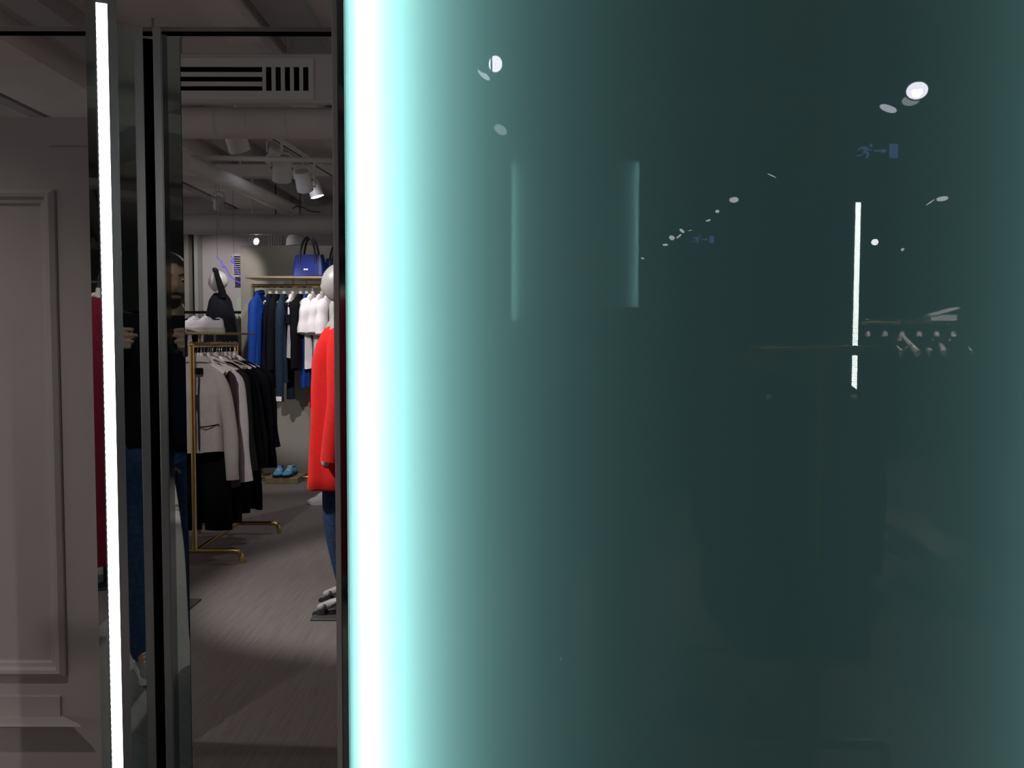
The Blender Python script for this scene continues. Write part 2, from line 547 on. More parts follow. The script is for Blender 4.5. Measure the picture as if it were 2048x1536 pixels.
# header rail over the passage
hz0, hz1 = at(450, 66, 1.66).z, at(450, 57, 1.66).z
hdr = tag(part('trim_1', BX(-1.6, GL - 0.01, 1.655, 1.667, hz0, hz1), 'header'), 'thin dark steel header rail spanning the passage', 'trim', kind='structure')
part('groove', BX(-1.6, GL - 0.01, 1.657, 1.665, hz0 - 0.0055, hz0), 'slot_black', hdr)

# ================================================================== DUCTS AND VENTS
DV = 5.6
dz0, dz1 = at(500, 205, DV).z, at(500, 107, DV).z
dx1 = at(760, 160, DV).x
duct = thing('vent_duct', 'white box duct with slotted grille above the store passage', 'duct', (-2.5, DV, dz0))
X0 = -2.68
part('casing', BX(X0 + 2.5, dx1 + 2.5, 0.0, 0.08, 0, dz1 - dz0, bev=0.01), 'duct', duct)
# grille: frame with real slots
gx0, gx1 = -2.62, at(626, 160, DV).x
gz0, gz1 = at(500, 201.5, DV).z, at(500, 119, DV).z
def gb(nm, px0, px1, py0, py1, y0, y1, m, par):
    a = at(px0, py0, DV); c = at(px1, py1, DV)
    xa = gx0 if px0 is None else a.x
    return part(nm, BX(xa + 2.5, c.x + 2.5, y0, y1, c.z - dz0, a.z - dz0), m, par)
gr = part('grille_back', BX(gx0 + 2.5, gx1 + 2.5 - 0.02, -0.004, 0.0, gz0 - dz0 + 0.01, gz1 - dz0 - 0.01), 'slot_black', duct)
L_ = 226
gb('grille_frame', L_, 626, 119, 136, -0.016, -0.002, 'white_metal', duct)
gb('grille_frame', L_, 626, 184, 201.5, -0.016, -0.002, 'white_metal', duct)
gb('grille_frame', 524.5, 532, 136, 184, -0.016, -0.002, 'white_metal', duct)
gb('grille_frame', 616.5, 626, 136, 184, -0.016, -0.002, 'white_metal', duct)
for y0, y1 in ((146.5, 155.5), (165.5, 174.5)):
    gb('slat', L_, 524.5, y0, y1, -0.013, -0.003, 'white_metal', duct)
for x0, x1 in ((542.5, 551), (561, 569.5), (579.5, 587.5), (598, 606)):
    gb('slat', x0, x1, 136, 184, -0.013, -0.003, 'white_metal', duct)
for px in (572, 300):
    q = at(px, 110, DV).x + 2.5
    part('strap', BX(q - 0.004, q + 0.004, 0.03, 0.05, dz1 - dz0 - 0.01, CEIL - dz0), 'beam_dark', duct)
# round pipe below
pz = at(500, 240, DV + 0.1)
pr_ = (at(500, 208, DV + 0.1).z - at(500, 270, DV + 0.1).z) / 2
o = thing('round_pipe', 'round painted ventilation pipe directly under the grille duct', 'pipe', (-2.5, DV + 0.20, pz.z))
part('pipe', TB([(-0.15, 0, 0), (2.2, 0, 0)], pr_, n=28), 'beam', o, smooth=True)
for xr in (0.3, 1.6):
    part('strap_rod', TB([(xr, 0, 0), (xr, 0, CEIL - pz.z)], 0.006, n=6), 'beam_dark', o)
for px in (414, 476, 560):
    xx = at(px, 240, DV).x + 2.5
    part('seam', TB([(xx - 0.006, 0, 0), (xx + 0.006, 0, 0)], pr_ + 0.003, n=28), 'duct', o, smooth=True)
pz2 = at(500, 450, 10)
pr2 = (at(500, 430, 10).z - at(500, 471, 10).z) / 2
o = thing('far_pipe', 'wide grey-green ventilation pipe crossing far back above the partition', 'pipe', (-2.5, 10, pz2.z))
part('pipe', TB([(-4, 0, 0), (3.5, 0, 0)], pr2, n=28), 'duct', o, smooth=True)
part('strap', TB([(-0.9, 0, 0), (-0.86, 0, 0)], pr2 + 0.006, n=28), 'beam', o, smooth=True)
# thin conduits and pipe on the ceiling
for nm, pts, r, lab in [
    ('conduit', [at(372, 316, 7.2), at(690, 322, 7.2)], 0.022, 'thin painted conduit running across the ceiling behind the round pipe'),
    ('diagonal_duct', [at(366, 322, 7.0), at(480, 372, 8.2), at(585, 421, 9.7)], 0.07, 'slanting painted duct running back towards the far pipe'),
    ('cable', smooth_path([at(585, 418, 9.4), at(592, 414, 9.4), at(606, 416, 9.4), at(620, 423, 9.4), at(640, 425, 9.4)]), 0.006, 'thin black cable drooping near the far pipe')]:
    oo = tag(part(nm, TB([Vector(p) for p in pts], r, n=12), 'black' if nm == 'cable' else 'duct', smooth=True), lab, nm.split('_')[-1])
    q = Vector(pts[len(pts) // 2])
    part('support_rod', TB([q, (q.x, q.y, CEIL)], 0.006, n=6), 'beam_dark', oo)
# wall vent with black slots
DVV = 12.2
v = thing('wall_vent', 'small white wall vent with black horizontal slots behind violet neon', 'vent', at(474, 560, DVV))
o0 = at(474, 560, DVV)
c0, c1 = at(465, 555, DVV) - o0, at(484, 509, DVV) - o0
part('plate', BX(c0.x, c1.x, 0, 0.03, c0.z, c1.z), 'wall_back', v)
for k in range(9):
    zz = c0.z + 0.03 + k * (c1.z - c0.z - 0.05) / 9
    part('slot', BX(c0.x + 0.02, c1.x - 0.01, -0.004, 0.001, zz, zz + 0.017), 'slot_black', v)

# ================================================================== TRACK LIGHTS
def add_spot(loc, target, energy, deg=50, blend=0.4, col=(1.0, 0.95, 0.92), size=0.03, parent=None):
    ld = bpy.data.lights.new('spot_lamp', 'SPOT')
    ld.energy = energy * SPOT_POWER
    ld.spot_size = R(deg)
    ld.spot_blend = blend
    ld.color = col
    ld.shadow_soft_size = size
    o = bpy.data.objects.new('spot_lamp', ld)
    C.objects.link(o)
    o.location = loc
    o.rotation_euler = (Vector(target) - Vector(loc)).to_track_quat('-Z', 'Y').to_euler()
    if parent is not None:
        o.parent = parent
        o.location = Vector(loc) - parent.location
    return o
def spot_head(label, lens_c, direction, lens_m='lens', dia=0.11, length=0.17, ceil=3.44, group=None, lamp=None, yoke=True, hm='white_metal'):
    """a can spotlight: lens centre, direction of light, stem up to the track"""
    lens_c = Vector(lens_c)
    d = Vector(direction).normalized()
    pivot = lens_c - d * length * 0.55
    t = thing('track_spotlight', label, 'spotlight', pivot, 0, group)
    M4 = axis_matrix(lens_c - pivot, -d)
    r = dia / 2
    bm = bmesh.new()
    lathe(bm, [(r * 0.93, 0.006), (r * 1.08, -0.002), (r * 1.1, 0.01), (r * 1.08, length * 0.8), (r * 0.9, length * 0.97), (r * 0.5, length), (r * 0.05, length)], 24, M4)
    part('housing', bm, hm, t, smooth=True)
    bm = bmesh.new()
    lathe(bm, [(r * 0.93, 0.004), (r * 0.93, 0.0), (r * 0.5, -0.003), (0.0005, -0.004)], 24, M4)
    part('lens', bm, lens_m, t, smooth=True)
    # yoke and stem
    side = d.cross(Vector((0, 0, 1)))
    side = side.normalized() if side.length > 0.05 else Vector((1, 0, 0))
    top = Vector((0, 0, 0.17))
    for s in (-1, 1):
        part('yoke_arm', TB([side * s * (r * 1.1 + 0.004), side * s * (r * 1.1 + 0.006) + Vector((0, 0, 0.10)), side * s * r * 0.7 + Vector((0, 0, 0.13))], 0.009, n=8), hm, t)
        bm = bmesh.new()
        lathe(bm, [(0.009, 0), (0.009, 0.008)], 10, axis_matrix(side * s * (r * 1.1 + 0.004), side * s))
        part('knob', bm, 'black', t)
    part('yoke_bar', TB([side * -r * 0.75 + Vector((0, 0, 0.13)), side * r * 0.75 + Vector((0, 0, 0.13))], 0.009, n=8), hm, t)
    zt_ = max(ceil - pivot.z, 0.15)
    part('stem', TB([Vector((0, 0, 0.125)), Vector((0, 0, zt_))], 0.012, n=8), hm, t)
    if lamp:
        add_spot(lens_c + d * 0.012, lens_c + d, lamp[0], lamp[1], lamp[2] if len(lamp) > 2 else 0.5, parent=t)
    return t
# the track that shows through the passage
ta, tb = at_h(535, 268, 3.12), at_h(700, 372, 3.12)
dirv = (tb - ta).normalized()
ta = ta - dirv * 0.45
tr = thing('light_track', 'white ceiling light track carrying spotlights above the tall brass rack', 'track', (ta.x, ta.y, 3.10))
ang = math.atan2(dirv.x, dirv.y)
Lk = (tb - ta).length
tr.rotation_euler = (0, 0, -ang)
part('rail', BX(-0.02, 0.02, 0, Lk, 0, 0.04), 'white_metal', tr)
part('slot', BX(-0.006, 0.006, 0.05, Lk - 0.05, -0.002, 0.0), 'slot_black', tr)
part('hanger_rod', TB([(0, 0.4, 0.04), (0, 0.4, CEIL - 3.10)], 0.008, n=8), 'white_metal', tr)
part('hanger_rod', TB([(0, Lk - 0.4, 0.04), (0, Lk - 0.4, CEIL - 3.10)], 0.008, n=8), 'white_metal', tr)
def aim(p, q):
    return (Vector(q) - Vector(p)).normalized()
p = at(479, 303, 6.7)
spot_head('white can spotlight hanging alone just behind the round pipe', p, (0.15, 0.45, -0.88), 'lens_dim', 0.15, 0.19)
p = at(563, 362, 7.6)
spot_head('white can spotlight first on the track, tilted away', p, aim(p, (-2.3, 8.5, 1.1)), 'lens', 0.15, 0.20, ceil=3.10, lamp=(60, 60))
p = at(610, 381, 8.1)
spot_head('white can spotlight second on the track, pointing straight down', p, (0.04, 0.55, -0.83), 'lens', 0.14, 0.19, ceil=3.10)
p = at(634, 394, 8.35)
spot_head('white can spotlight last on the track with its lit rim showing', p, (0.30, 0.05, -0.95), 'lens_bright', 0.12, 0.16, ceil=3.10)
p = at(512, 484, 10.2)
spot_head('small lit spotlight glowing under the far pipe above the partition', p, (0.85, -0.5, -0.3), 'lens_bright', 0.075, 0.10, ceil=3.44)

# working spotlights on the same ceiling, above the picture, that light the clothes and the floor
for lab, loc, tgt, en, deg in [
    ('ceiling spotlight above the passage aimed at the red coat', (-2.3, 3.2, 2.95), (-1.0, 4.4, 0.92), 260, 43),
    ('ceiling spotlight above the passage aimed at the white tops', (-0.55, 4.7, 2.98), (-1.80, 8.3, 1.45), 300, 24),
    ('ceiling spotlight above the passage aimed at the blue shirt', (-4.3, 6.4, 2.95), (-2.5, 8.3, 1.5), 95, 30),
    ('ceiling spotlight above the passage aimed at the near rack', (-1.5, 2.6, 2.95), (-2.1, 5.8, 0.95), 110, 26),
    ('ceiling spotlight above the passage aimed at the white trainers on the shelf', (-3.0, 4.3, 2.98), (-2.1, 6.0, 1.5), 60, 34),
    ('added ceiling spotlight above the passage brightening the aisle floor', (-2.4, 3.0, 3.0), (-1.5, 3.2, 0.0), 36, 58),  # added lamp that lifts the floor nearest the camera
    ('ceiling spotlight above the passage aimed at the open floor', (-0.7, 6.7, 3.0), (-1.5, 6.4, 0.0), 32, 48),
    ('ceiling spotlight far back aimed at the pale mannequin', (-2.2, 7.9, 3.0), (-2.9, 8.7, 2.0), 90, 36),
    ('ceiling spotlight far back aimed at the rear wall', (-3.6, 10.6, 3.0), (-4.3, 12.5, 1.5), 90, 70)]:
    spot_head(lab, loc, aim(loc, tgt), 'lens', 0.11, 0.16, lamp=(en, deg))

# ================================================================== CLOTHES, HANGERS, RACKS
HANG = {}
def hanger(label, loc, rz, group, tilt=0.0, m='hanger', w=0.165):
    key = (m, w)
    if key not in HANG:
        bm = bmesh.new()
        pts = smooth_path([(-w, 0.012, -0.175), (-w * 0.72, 0.004, -0.15), (-w * 0.35, -0.004, -0.118), (-0.025, 0, -0.092), (0.025, 0, -0.092), (w * 0.35, -0.004, -0.118), (w * 0.72, 0.004, -0.15), (w, 0.012, -0.175)], 4)
        n = len(pts)
        rr = [0.015 + 0.008 * abs(2 * i / (n - 1) - 1) ** 1.5 for i in range(n)]
        tube(bm, pts, rr, n=10, flat=0.8)
        tube(bm, [(0, 0, -0.105), (0, 0, -0.075), (0, 0, -0.05)], [0.026, 0.018, 0.014], n=10)
        me1 = mesh_of(bm, 'hanger_shoulder', m, True)
        bm = bmesh.new()
        hp = [(0, 0, -0.085), (0, 0, -0.045)] + [(0, 0.022 * math.sin(a) , 0.0 - 0.022 * math.cos(a)) for a in [R(20), R(60), R(110), R(160), R(210), R(250)]]
        tube(bm, hp, 0.0025, n=6)
        me2 = mesh_of(bm, 'hanger_hook', 'hook', True)
        HANG[key] = (me1, me2)
    t = thing('clothes_hanger', label, 'hanger', loc, rz, group)
    if tilt: t.rotation_euler = (tilt, 0, rz)
    new_obj('shoulder_bar', HANG[key][0], None, t)
    new_obj('hook', HANG[key][1], None, t)
    return t

def body_mesh(L, ws, wb, wh, th=0.05, slope=0.09, fold=0.012, k=5, seed=0, neck=0.07, hem_wave=0.0, thh=None, shear=0.0, n=40, m=26):
    rr = random.Random(seed)
    ph = [rr.uniform(0, 6.28) for _ in range(4)]
    thh = thh or th
    bm = bmesh.new()
    rings = []
    for i in range(m + 1):
        t = i / m
        z = -L * (t ** 1.25)
        zt = -z
        if zt < slope:
            s = zt / slope
            hw = neck + (ws - neck) * (s ** 0.75)
            hd = 0.022 + (th * 0.6 - 0.022) * s
        else:
            s = (zt - slope) / (L - slope)
            hw = interp([(0, ws), (0.25, wb * 0.5 + ws * 0.5), (0.5, wb), (1, wh)], s)
            hd = interp([(0, th * 0.6), (0.25, th), (1, thh)], s)
        ring = []
        for j in range(n):
            a = 2 * PI * j / n
            ca, sa = math.cos(a), math.sin(a)
            e = 0.75
            x = hw * abs(ca) ** e * (1 if ca >= 0 else -1)
            y = hd * abs(sa) ** 0.9 * (1 if sa >= 0 else -1)
            f = fold * min(1, max(0, (zt - slope * 0.6) / L) * 1.6)
            y += f * (math.sin(k * x / max(wb, 0.05) * 2.2 + ph[0] + 1.1 * t) + 0.6 * math.sin(k * 1.7 * x / max(wb, 0.05) * 2 + ph[1] - 2 * t))
            x += 0.35 * f * math.sin(9 * t + ph[2] + a) + shear * zt
            zz = z + (hem_wave * math.sin(3 * a + ph[3]) if i == m else 0)
            ring.append(Vector((x, y, zz)))
        rings.append(ring)
    loft(bm, rings, True, True)
    return bm
def sleeve_bm(side, ws, slope, Ls, r0=0.062, r1=0.045, out=0.04, fwd=0.0, seed=0):
    rr = random.Random(seed + 5)
    p0 = Vector((side * (ws - 0.055), 0, -slope * 0.75))
    pts, rad = [], []
    m = 16
    for i in range(m + 1):
        t = i / m
        sh = 1 - (1 - t) ** 4
        pts.append(p0 + Vector((side * (0.035 * sh + out * t) + 0.006 * math.sin(7 * t + seed), 0.006 * math.sin(5 * t + 1 + seed), -(Ls + 0.05) * (t ** 1.25))))
        ramp = min(1.0, 0.45 + t * 4.0)
        rad.append((r0 + (r1 - r0) * t) * ramp * (1 + 0.05 * math.sin(14 * t + seed)))
    return TB([p for p in pts], rad, n=14, flat=0.75, up=(1, 0, 0))
def garment(name, label, cat, loc, rz, m, L=0.7, ws=0.20, wb=0.21, wh=0.22, th=0.05, sleeve=None, collar=None, fold=0.012, k=5, seed=1, group=None, slope=0.09, neck=0.07, hem_wave=0.006, r0=0.062, r1=0.045, out=0.04, shear=0.0, sm=None, extra=None, thh=None):
    t = thing(name, label, cat, loc, rz, group)
    b = part('body', body_mesh(L, ws, wb, wh, th, slope, fold, k, seed, neck, hem_wave, thh, shear), m, t, smooth=60)
    if sleeve:
        for s in (-1, 1):
            sl = part('sleeve', sleeve_bm(s, ws, slope, sleeve, r0, r1, out, 0.0, seed + s), sm or m, t, smooth=60)
    if collar == 'shirt':
        bm = bmesh.new()
        rings = []
        for z, w, d in ((-0.015, 0.078, 0.030), (0.010, 0.070, 0.032), (0.028, 0.070, 0.034), (0.020, 0.082, 0.040), (-0.008, 0.090, 0.044)):
            rings.append([Vector((w * math.cos(a), d * math.sin(a), z - 0.012 * math.sin(a))) for a in [2 * PI * q / 20 for q in range(20)]])
        loft(bm, rings, False, False)
        part('collar', bm, m, t, smooth=60)
    if collar == 'hood':
        bm = bmesh.new()
        rings = []
        for z, w, d in ((-0.04, 0.10, 0.035), (0.0, 0.098, 0.055), (0.025, 0.085, 0.060), (0.035, 0.06, 0.05), (0.02, 0.045, 0.035)):
            rings.append([Vector((w * math.cos(a), 0.02 + d * math.sin(a), z + 0.02 * math.sin(a))) for a in [2 * PI * q / 20 for q in range(20)]])
        loft(bm, rings, False, True)
        part('hood', bm, m, t, smooth=60)
    return t
def trousers(name, label, loc, rz, m, L=0.95, w=0.17, wl=0.10, th=0.03, group=None, seed=0, cuff=None, gap=0.005):
    t = thing(name, label, 'trousers', loc, rz, group)
    rr = random.Random(seed)
    for s in (-1, 1):
        bm = bmesh.new()
        rings = []
        for i in range(15):
            q = i / 14
            z = -L * q
            x0 = s * gap * q + (s * 0.004 * math.sin(6 * q + seed))
            x1 = s * (w + (wl * 2 + gap - w) * q * 0.6)
            cx, hw = (x0 + x1) / 2, abs(x1 - x0) / 2
            rings.append([Vector((cx + hw * math.cos(a), (th + 0.008 * math.sin(8 * q + seed + a)) * math.sin(a), z)) for a in [2 * PI * u / 16 for u in range(16)]])
        loft(bm, rings)
        lg = part('leg', bm, m, t, smooth=60)
        if cuff:
            part('cuff', BX(rings[-1][8 if s > 0 else 0].x - (0.0 if s > 0 else 0.0), rings[-1][0 if s > 0 else 8].x, -th - 0.004, th + 0.004, -L - 0.005, -L + 0.05, bev=0.004), cuff, lg)
    bm = bmesh.new()
    loft(bm, [[Vector(((w + 0.004) * math.cos(a), (th + 0.004) * math.sin(a), z)) for a in [2 * PI * u / 20 for u in range(20)]] for z in (0.01, -0.035)])
    part('waistband', bm, m, t, smooth=60)
    return t

def gold_rack(label, loc, rz, length, h, foot=0.25, shelf=True, shelf_ext=0.25, tbar=False):
    """rail along local y from 0 to length"""
    t = thing('garment_rack', label, 'clothes rack', loc, rz)
    r = 0.0155
    fz = 0.075
    for y in (0, length):
        part('post', TB([(0, y, fz), (0, y, h)], r, n=14), 'gold', t, smooth=True)
        fb = part('foot_bar', TB([(-foot, y, fz), (foot, y, fz)], r * 1.05, n=14), 'gold', t, smooth=True)
        for s in (-1, 1):
            el = part('foot', TB(smooth_path([(s * (foot - 0.01), y, fz), (s * (foot + 0.02), y, fz - 0.006), (s * (foot + 0.035), y, fz - 0.03), (s * (foot + 0.036), y, 0.0)], 4), r * 1.1, n=12), 'gold', fb, smooth=True)
            part('collar', TB([(s * (foot - 0.03), y, fz), (s * (foot - 0.005), y, fz)], r * 1.25, n=14), 'gold', fb, smooth=True)
        bm = bmesh.new()
        bmesh.ops.create_uvsphere(bm, u_segments=14, v_segments=8, radius=r * 1.15)
        bmesh.ops.translate(bm, verts=bm.verts[:], vec=(0, y, h))
        part('cap', bm, 'gold', t, smooth=True)
    part('rail', TB([(0, 0, h), (0, length, h)], r, n=14), 'gold', t, smooth=True)
    part('base_bar', TB([(0, 0, fz), (0, length, fz)], r * 0.95, n=14), 'gold', t, smooth=True)
    if tbar:
        part('cross_bar', TB([(-foot, 0, h), (foot, 0, h)], r, n=12), 'gold', t, smooth=True)
    if shelf:
        ya, yb = -0.05, length - 0.30
        xa, xb = -foot - 0.02, foot * 0.9
        z0, z1 = h + 0.064, h + 0.078
        sh = part('shelf', BX(xa, xb, ya, ya + 0.014, z0, z1, bev=0.003), 'gold_dull', t)
        for q in (ya + 0.11, ya + 0.24, ya + 0.40, yb - 0.014):
            part('shelf_bar', BX(xa, xb, q, q + 0.014, z0, z1, bev=0.003), 'gold_dull', sh)
        for q in (xa, (xa + xb) / 2, xb - 0.014):
            part('shelf_bar', BX(q, q + 0.014, ya, yb, z0 + 0.002, z1 - 0.002), 'gold_dull', sh)
        for y in (0.12, length - 0.42):
            part('shelf_post', TB([(0, y, h), (0, y, h + 0.066)], 0.006, n=8), 'gold_dull', sh)
    return t

# ---- near rack (runs into depth)
fn = at_h(391, 1103, 0.075)
ff = at_h(478, 1047, 0.075)
RX, RY = fn.x, fn.y
RLEN = ff.y - fn.y
hrail = at(385, 691, RY).z
rz_near = -math.atan2(ff.x - fn.x, RLEN)
gold_rack('low brass clothes rack holding grey jacket and dark coats, nearest in the passage', (RX, RY, 0), rz_near, RLEN, hrail)
GN = 'clothes on the low brass rack'
HN = 'hangers on the low brass rack'
near = [
 ('jacket', 'light grey hooded jacket at the front of the low brass rack', 'jacket', 0.09, 'grey_cloth', dict(L=0.56, ws=0.175, wb=0.15, wh=0.16, th=0.06, sleeve=0.62, collar='shirt', fold=0.012, seed=3, r0=0.052, r1=0.042, out=0.065)),
 ('sequin_blouse', 'dark brown sequinned top behind the light grey jacket', 'top', 0.20, 'sequin', dict(L=0.80, ws=0.21, wb=0.215, wh=0.225, th=0.03, seed=4)),
 ('blouse', 'white long-sleeved blouse behind the sequinned top', 'blouse', 0.27, 'white_cloth', dict(L=0.66, ws=0.20, wb=0.20, wh=0.21, th=0.04, sleeve=0.66, seed=5, r0=0.052, r1=0.046, out=0.05)),
 ('coat', 'charcoal wool coat behind the white blouse', 'coat', 0.35, 'charcoal', dict(L=0.70, ws=0.215, wb=0.22, wh=0.235, th=0.04, sleeve=0.60, seed=6, out=0.05)),
 ('jacket', 'black jacket next to the charcoal wool coat', 'jacket', 0.43, 'black_cloth', dict(L=0.66, ws=0.215, wb=0.22, wh=0.23, th=0.04, sleeve=0.60, seed=7, out=0.055)),
 ('jacket', 'dark navy jacket in the middle of the low brass rack', 'jacket', 0.52, 'navy_dark', dict(L=0.64, ws=0.22, wb=0.225, wh=0.23, th=0.045, sleeve=0.60, seed=8, out=0.06)),
 ('dress', 'long black dress hanging almost to the floor on the low brass rack', 'dress', 0.61, 'black_cloth', dict(L=1.02, ws=0.20, wb=0.21, wh=0.25, th=0.045, seed=9, fold=0.02)),
 ('coat', 'flared black coat near the end of the low brass rack', 'coat', 0.69, 'navy_dark', dict(L=0.72, ws=0.22, wb=0.23, wh=0.26, th=0.045, sleeve=0.58, seed=10, out=0.06)),
 ('coat', 'last dark coat on the far end of the low brass rack', 'coat', 0.79, 'black_cloth', dict(L=0.76, ws=0.23, wb=0.25, wh=0.30, th=0.05, sleeve=0.50, seed=11, out=0.07)),
]
hang_lab = ['pale hanger holding the light grey hooded jacket', 'pale hanger holding the sequinned top', 'pale hanger holding the white blouse', 'pale hanger holding the charcoal coat', 'pale hanger holding the black jacket', 'pale hanger holding the dark navy jacket', 'pale hanger holding the long black dress', 'pale hanger holding the flared black coat', 'pale hanger holding the last dark coat']
def near_pt(y, dz=0.0):
    return Vector((RX + (ff.x - fn.x) * y / RLEN, RY + y, hrail + dz))
for (nm, lab, cat, y, m, kw), hl in zip(near, hang_lab):
    p = near_pt(y)
    jig = rnd.uniform(-0.12, 0.12)
    hanger(hl, p, jig, HN)
    garment(nm, lab, cat, p + Vector((0, 0, -0.108)), jig, m, group=GN, **kw)
# jacket details: zip, pocket seam
j = bpy.data.objects['jacket']
part('zip', TB([(0.028, -0.052, -0.09), (0.032, -0.078, -0.25), (0.035, -0.080, -0.54)], 0.006, n=6), 'black', j)
part('waist_seam', TB(smooth_path([(0.04, -0.078, -0.40), (0.09, -0.074, -0.395), (0.15, -0.045, -0.385)], 4), 0.004, n=6), 'charcoal', j)
part('inner_label', BX(0.012, 0.052, -0.062, -0.045, -0.075, -0.035), 'black_cloth', j)
part('zip_flap', BX(0.020, 0.032, -0.082, -0.066, -0.30, -0.20), 'black', j)
# long dark trousers and skirts under the jackets
for lab, y, L, w, wl, m in [('black wide-leg trousers hanging below the light grey jacket', 0.145, 1.09, 0.17, 0.095, 'black_cloth'),
                            ('black pleated trousers hanging below the white blouse', 0.31, 1.08, 0.175, 0.10, 'black_cloth'),
                            ('dark navy trousers hanging below the charcoal coat', 0.475, 1.05, 0.18, 0.10, 'navy_dark')]:
    trousers('trousers', lab, near_pt(y, -0.215), 0.0, m, L=L - 0.13, w=w, wl=wl, th=0.028, group=GN, seed=int(y * 100))
    hanger('pale hanger holding the ' + lab.split(' hanging')[0], near_pt(y), 0.0, HN)

# ---- tall rack in front of the partition (runs across)
TRY = 8.40
tx0 = at(509, 800, TRY).x
tx1 = -1.25
htall = at(509, 573, TRY).z
tall = thing('tall_rack', 'tall brass clothes rack with blue bags on its top shelf before the partition', 'clothes rack', (tx0, TRY, 0))
W = tx1 - tx0
for x in (0, W):
    part('post', TB([(x, 0, 0.06), (x, 0, htall)], 0.017, n=14), 'gold', tall, smooth=True)
    part('foot_bar', TB([(x, -0.22, 0.02), (x, 0.22, 0.02)], 0.018, n=12), 'gold', tall, smooth=True)
    part('foot_riser', TB([(x, 0, 0.02), (x, 0, 0.07)], 0.017, n=12), 'gold', tall, smooth=True)
    bm = bmesh.new()
    bmesh.ops.create_uvsphere(bm, u_segments=14, v_segments=8, radius=0.021)
    bmesh.ops.translate(bm, verts=bm.verts[:], vec=(x, 0, htall))
    part('cap', bm, 'gold', tall, smooth=True)
part('rail', TB([(0, 0, htall), (W, 0, htall)], 0.017, n=14), 'gold', tall, smooth=True)
bzr = at(540, 955, TRY).z
part('base_bar', TB([(0, 0, bzr), (W, 0, bzr)], 0.016, n=14), 'gold', tall, smooth=True)
hsh = at(509, 560, TRY).z
sh = part('shelf', BX(-0.02, W, -0.19, 0.19, hsh, hsh + 0.018, bev=0.003), 'gold_dull', tall)
for x in (0.39, 0.52, W - 0.2):
    part('shelf_post', TB([(x, 0, htall), (x, 0, hsh + 0.005)], 0.006, n=8), 'gold_dull', sh)
bxa, bxb = at(535, 955, TRY - 0.12).x - tx0, at(600, 955, TRY - 0.12).x - tx0
part('shoe_block', BX(bxa, bxb, -0.20, 0.14, 0.0, bzr + 0.024, bev=0.003), 'gold_dull', tall)

GT = 'clothes on the tall brass rack'
HT = 'hangers on the tall brass rack'
hz = htall
def tall_pt(px, dz=0.0):
    return Vector((at(px, 600, TRY).x, TRY, hz + dz))
rows = [
 ('shirt', 'bright blue long-sleeved shirt at the end of the tall brass rack', 'shirt', 519, 'blue_cloth', dict(L=0.80, ws=0.21, wb=0.20, wh=0.20, th=0.06, sleeve=0.70, collar='shirt', seed=21, out=0.05), 1.50),
 ('dress', 'navy pleated dress beside the bright blue shirt', 'dress', 540, 'navy', dict(L=0.92, ws=0.18, wb=0.18, wh=0.20, th=0.06, seed=22, fold=0.02, k=9), 1.62),
 ('jacket', 'black satin jacket between the navy dress and the denim', 'jacket', 553, 'black_cloth', dict(L=0.85, ws=0.20, wb=0.19, wh=0.19, th=0.05, sleeve=0.62, seed=23), 1.55),
 ('denim_jacket', 'teal-blue denim garment hanging longest on the tall brass rack', 'jacket', 568, 'denim_teal', dict(L=0.86, ws=0.20, wb=0.19, wh=0.18, th=0.045, sleeve=0.92, seed=24, r0=0.06, r1=0.05, out=0.02), 1.58),
 ('printed_blouse', 'white and dark printed top between denim and black dress', 'top', 585, 'white_cloth', dict(L=0.62, ws=0.17, wb=0.16, wh=0.17, th=0.03, seed=25), 1.57),
 ('dress', 'plain black dress next to the white tops', 'dress', 601, 'black_cloth', dict(L=0.74, ws=0.20, wb=0.20, wh=0.20, th=0.07, sleeve=0.60, seed=26, fold=0.01), 1.50),
 ('blouse', 'blue blouse squeezed between black dress and first white top', 'blouse', 613, 'blue_cloth', dict(L=0.90, ws=0.17, wb=0.16, wh=0.18, th=0.03, seed=27), 1.57),
 ('t_shirt', 'white T-shirt hanging first of the white tops, beside the black dress', 'shirt', 625, 'white_cloth', dict(L=0.72, ws=0.21, wb=0.20, wh=0.21, th=0.036, sleeve=0.27, seed=28, r0=0.065, r1=0.078, out=0.045), 1.45),
 ('t_shirt', 'white T-shirt in the middle of the white tops', 'shirt', 643, 'white_cloth', dict(L=0.74, ws=0.21, wb=0.20, wh=0.21, th=0.036, sleeve=0.27, seed=29, r0=0.065, r1=0.078, out=0.045), 1.45),
 ('t_shirt', 'white T-shirt closest to the red coat', 'shirt', 660, 'white_cloth', dict(L=0.74, ws=0.21, wb=0.20, wh=0.21, th=0.04, sleeve=0.28, seed=30, r0=0.065, r1=0.078, out=0.045), 1.40),
 ('cardigan', 'grey top showing behind the mannequin neck', 'top', 678, 'grey_cloth', dict(L=0.7, ws=0.20, wb=0.19, wh=0.2, th=0.05, sleeve=0.5, seed=31), 1.5),
]
for nm, lab, cat, px, m, kw, rz in rows:
    p = tall_pt(px)
    hanger('white hanger holding the ' + lab.split(' at the end')[0].split(' beside')[0].split(' hanging')[0].split(' between')[0].split(' next')[0].split(' squeezed')[0], p, rz, HT) if nm != 't_shirt' else hanger('white hanger of the ' + lab, p, rz, HT)
    garment(nm, lab, cat, p + Vector((0, 0, -0.078)), rz, m, group=GT, **kw)
dj = bpy.data.objects['denim_jacket']
part('cuff_badge', BX(-0.262, -0.252, -0.03, 0.03, -1.03, -0.985), 'white_cloth', dj)
pt = bpy.data.objects['printed_blouse']
part('dark_print', BX(-0.172, -0.1, -0.034, 0.034, -0.30, -0.20, bev=0.01), 'navy', pt)
part('dark_print', BX(-0.170, -0.1, -0.034, 0.034, -0.14, -0.08, bev=0.01), 'navy', pt)

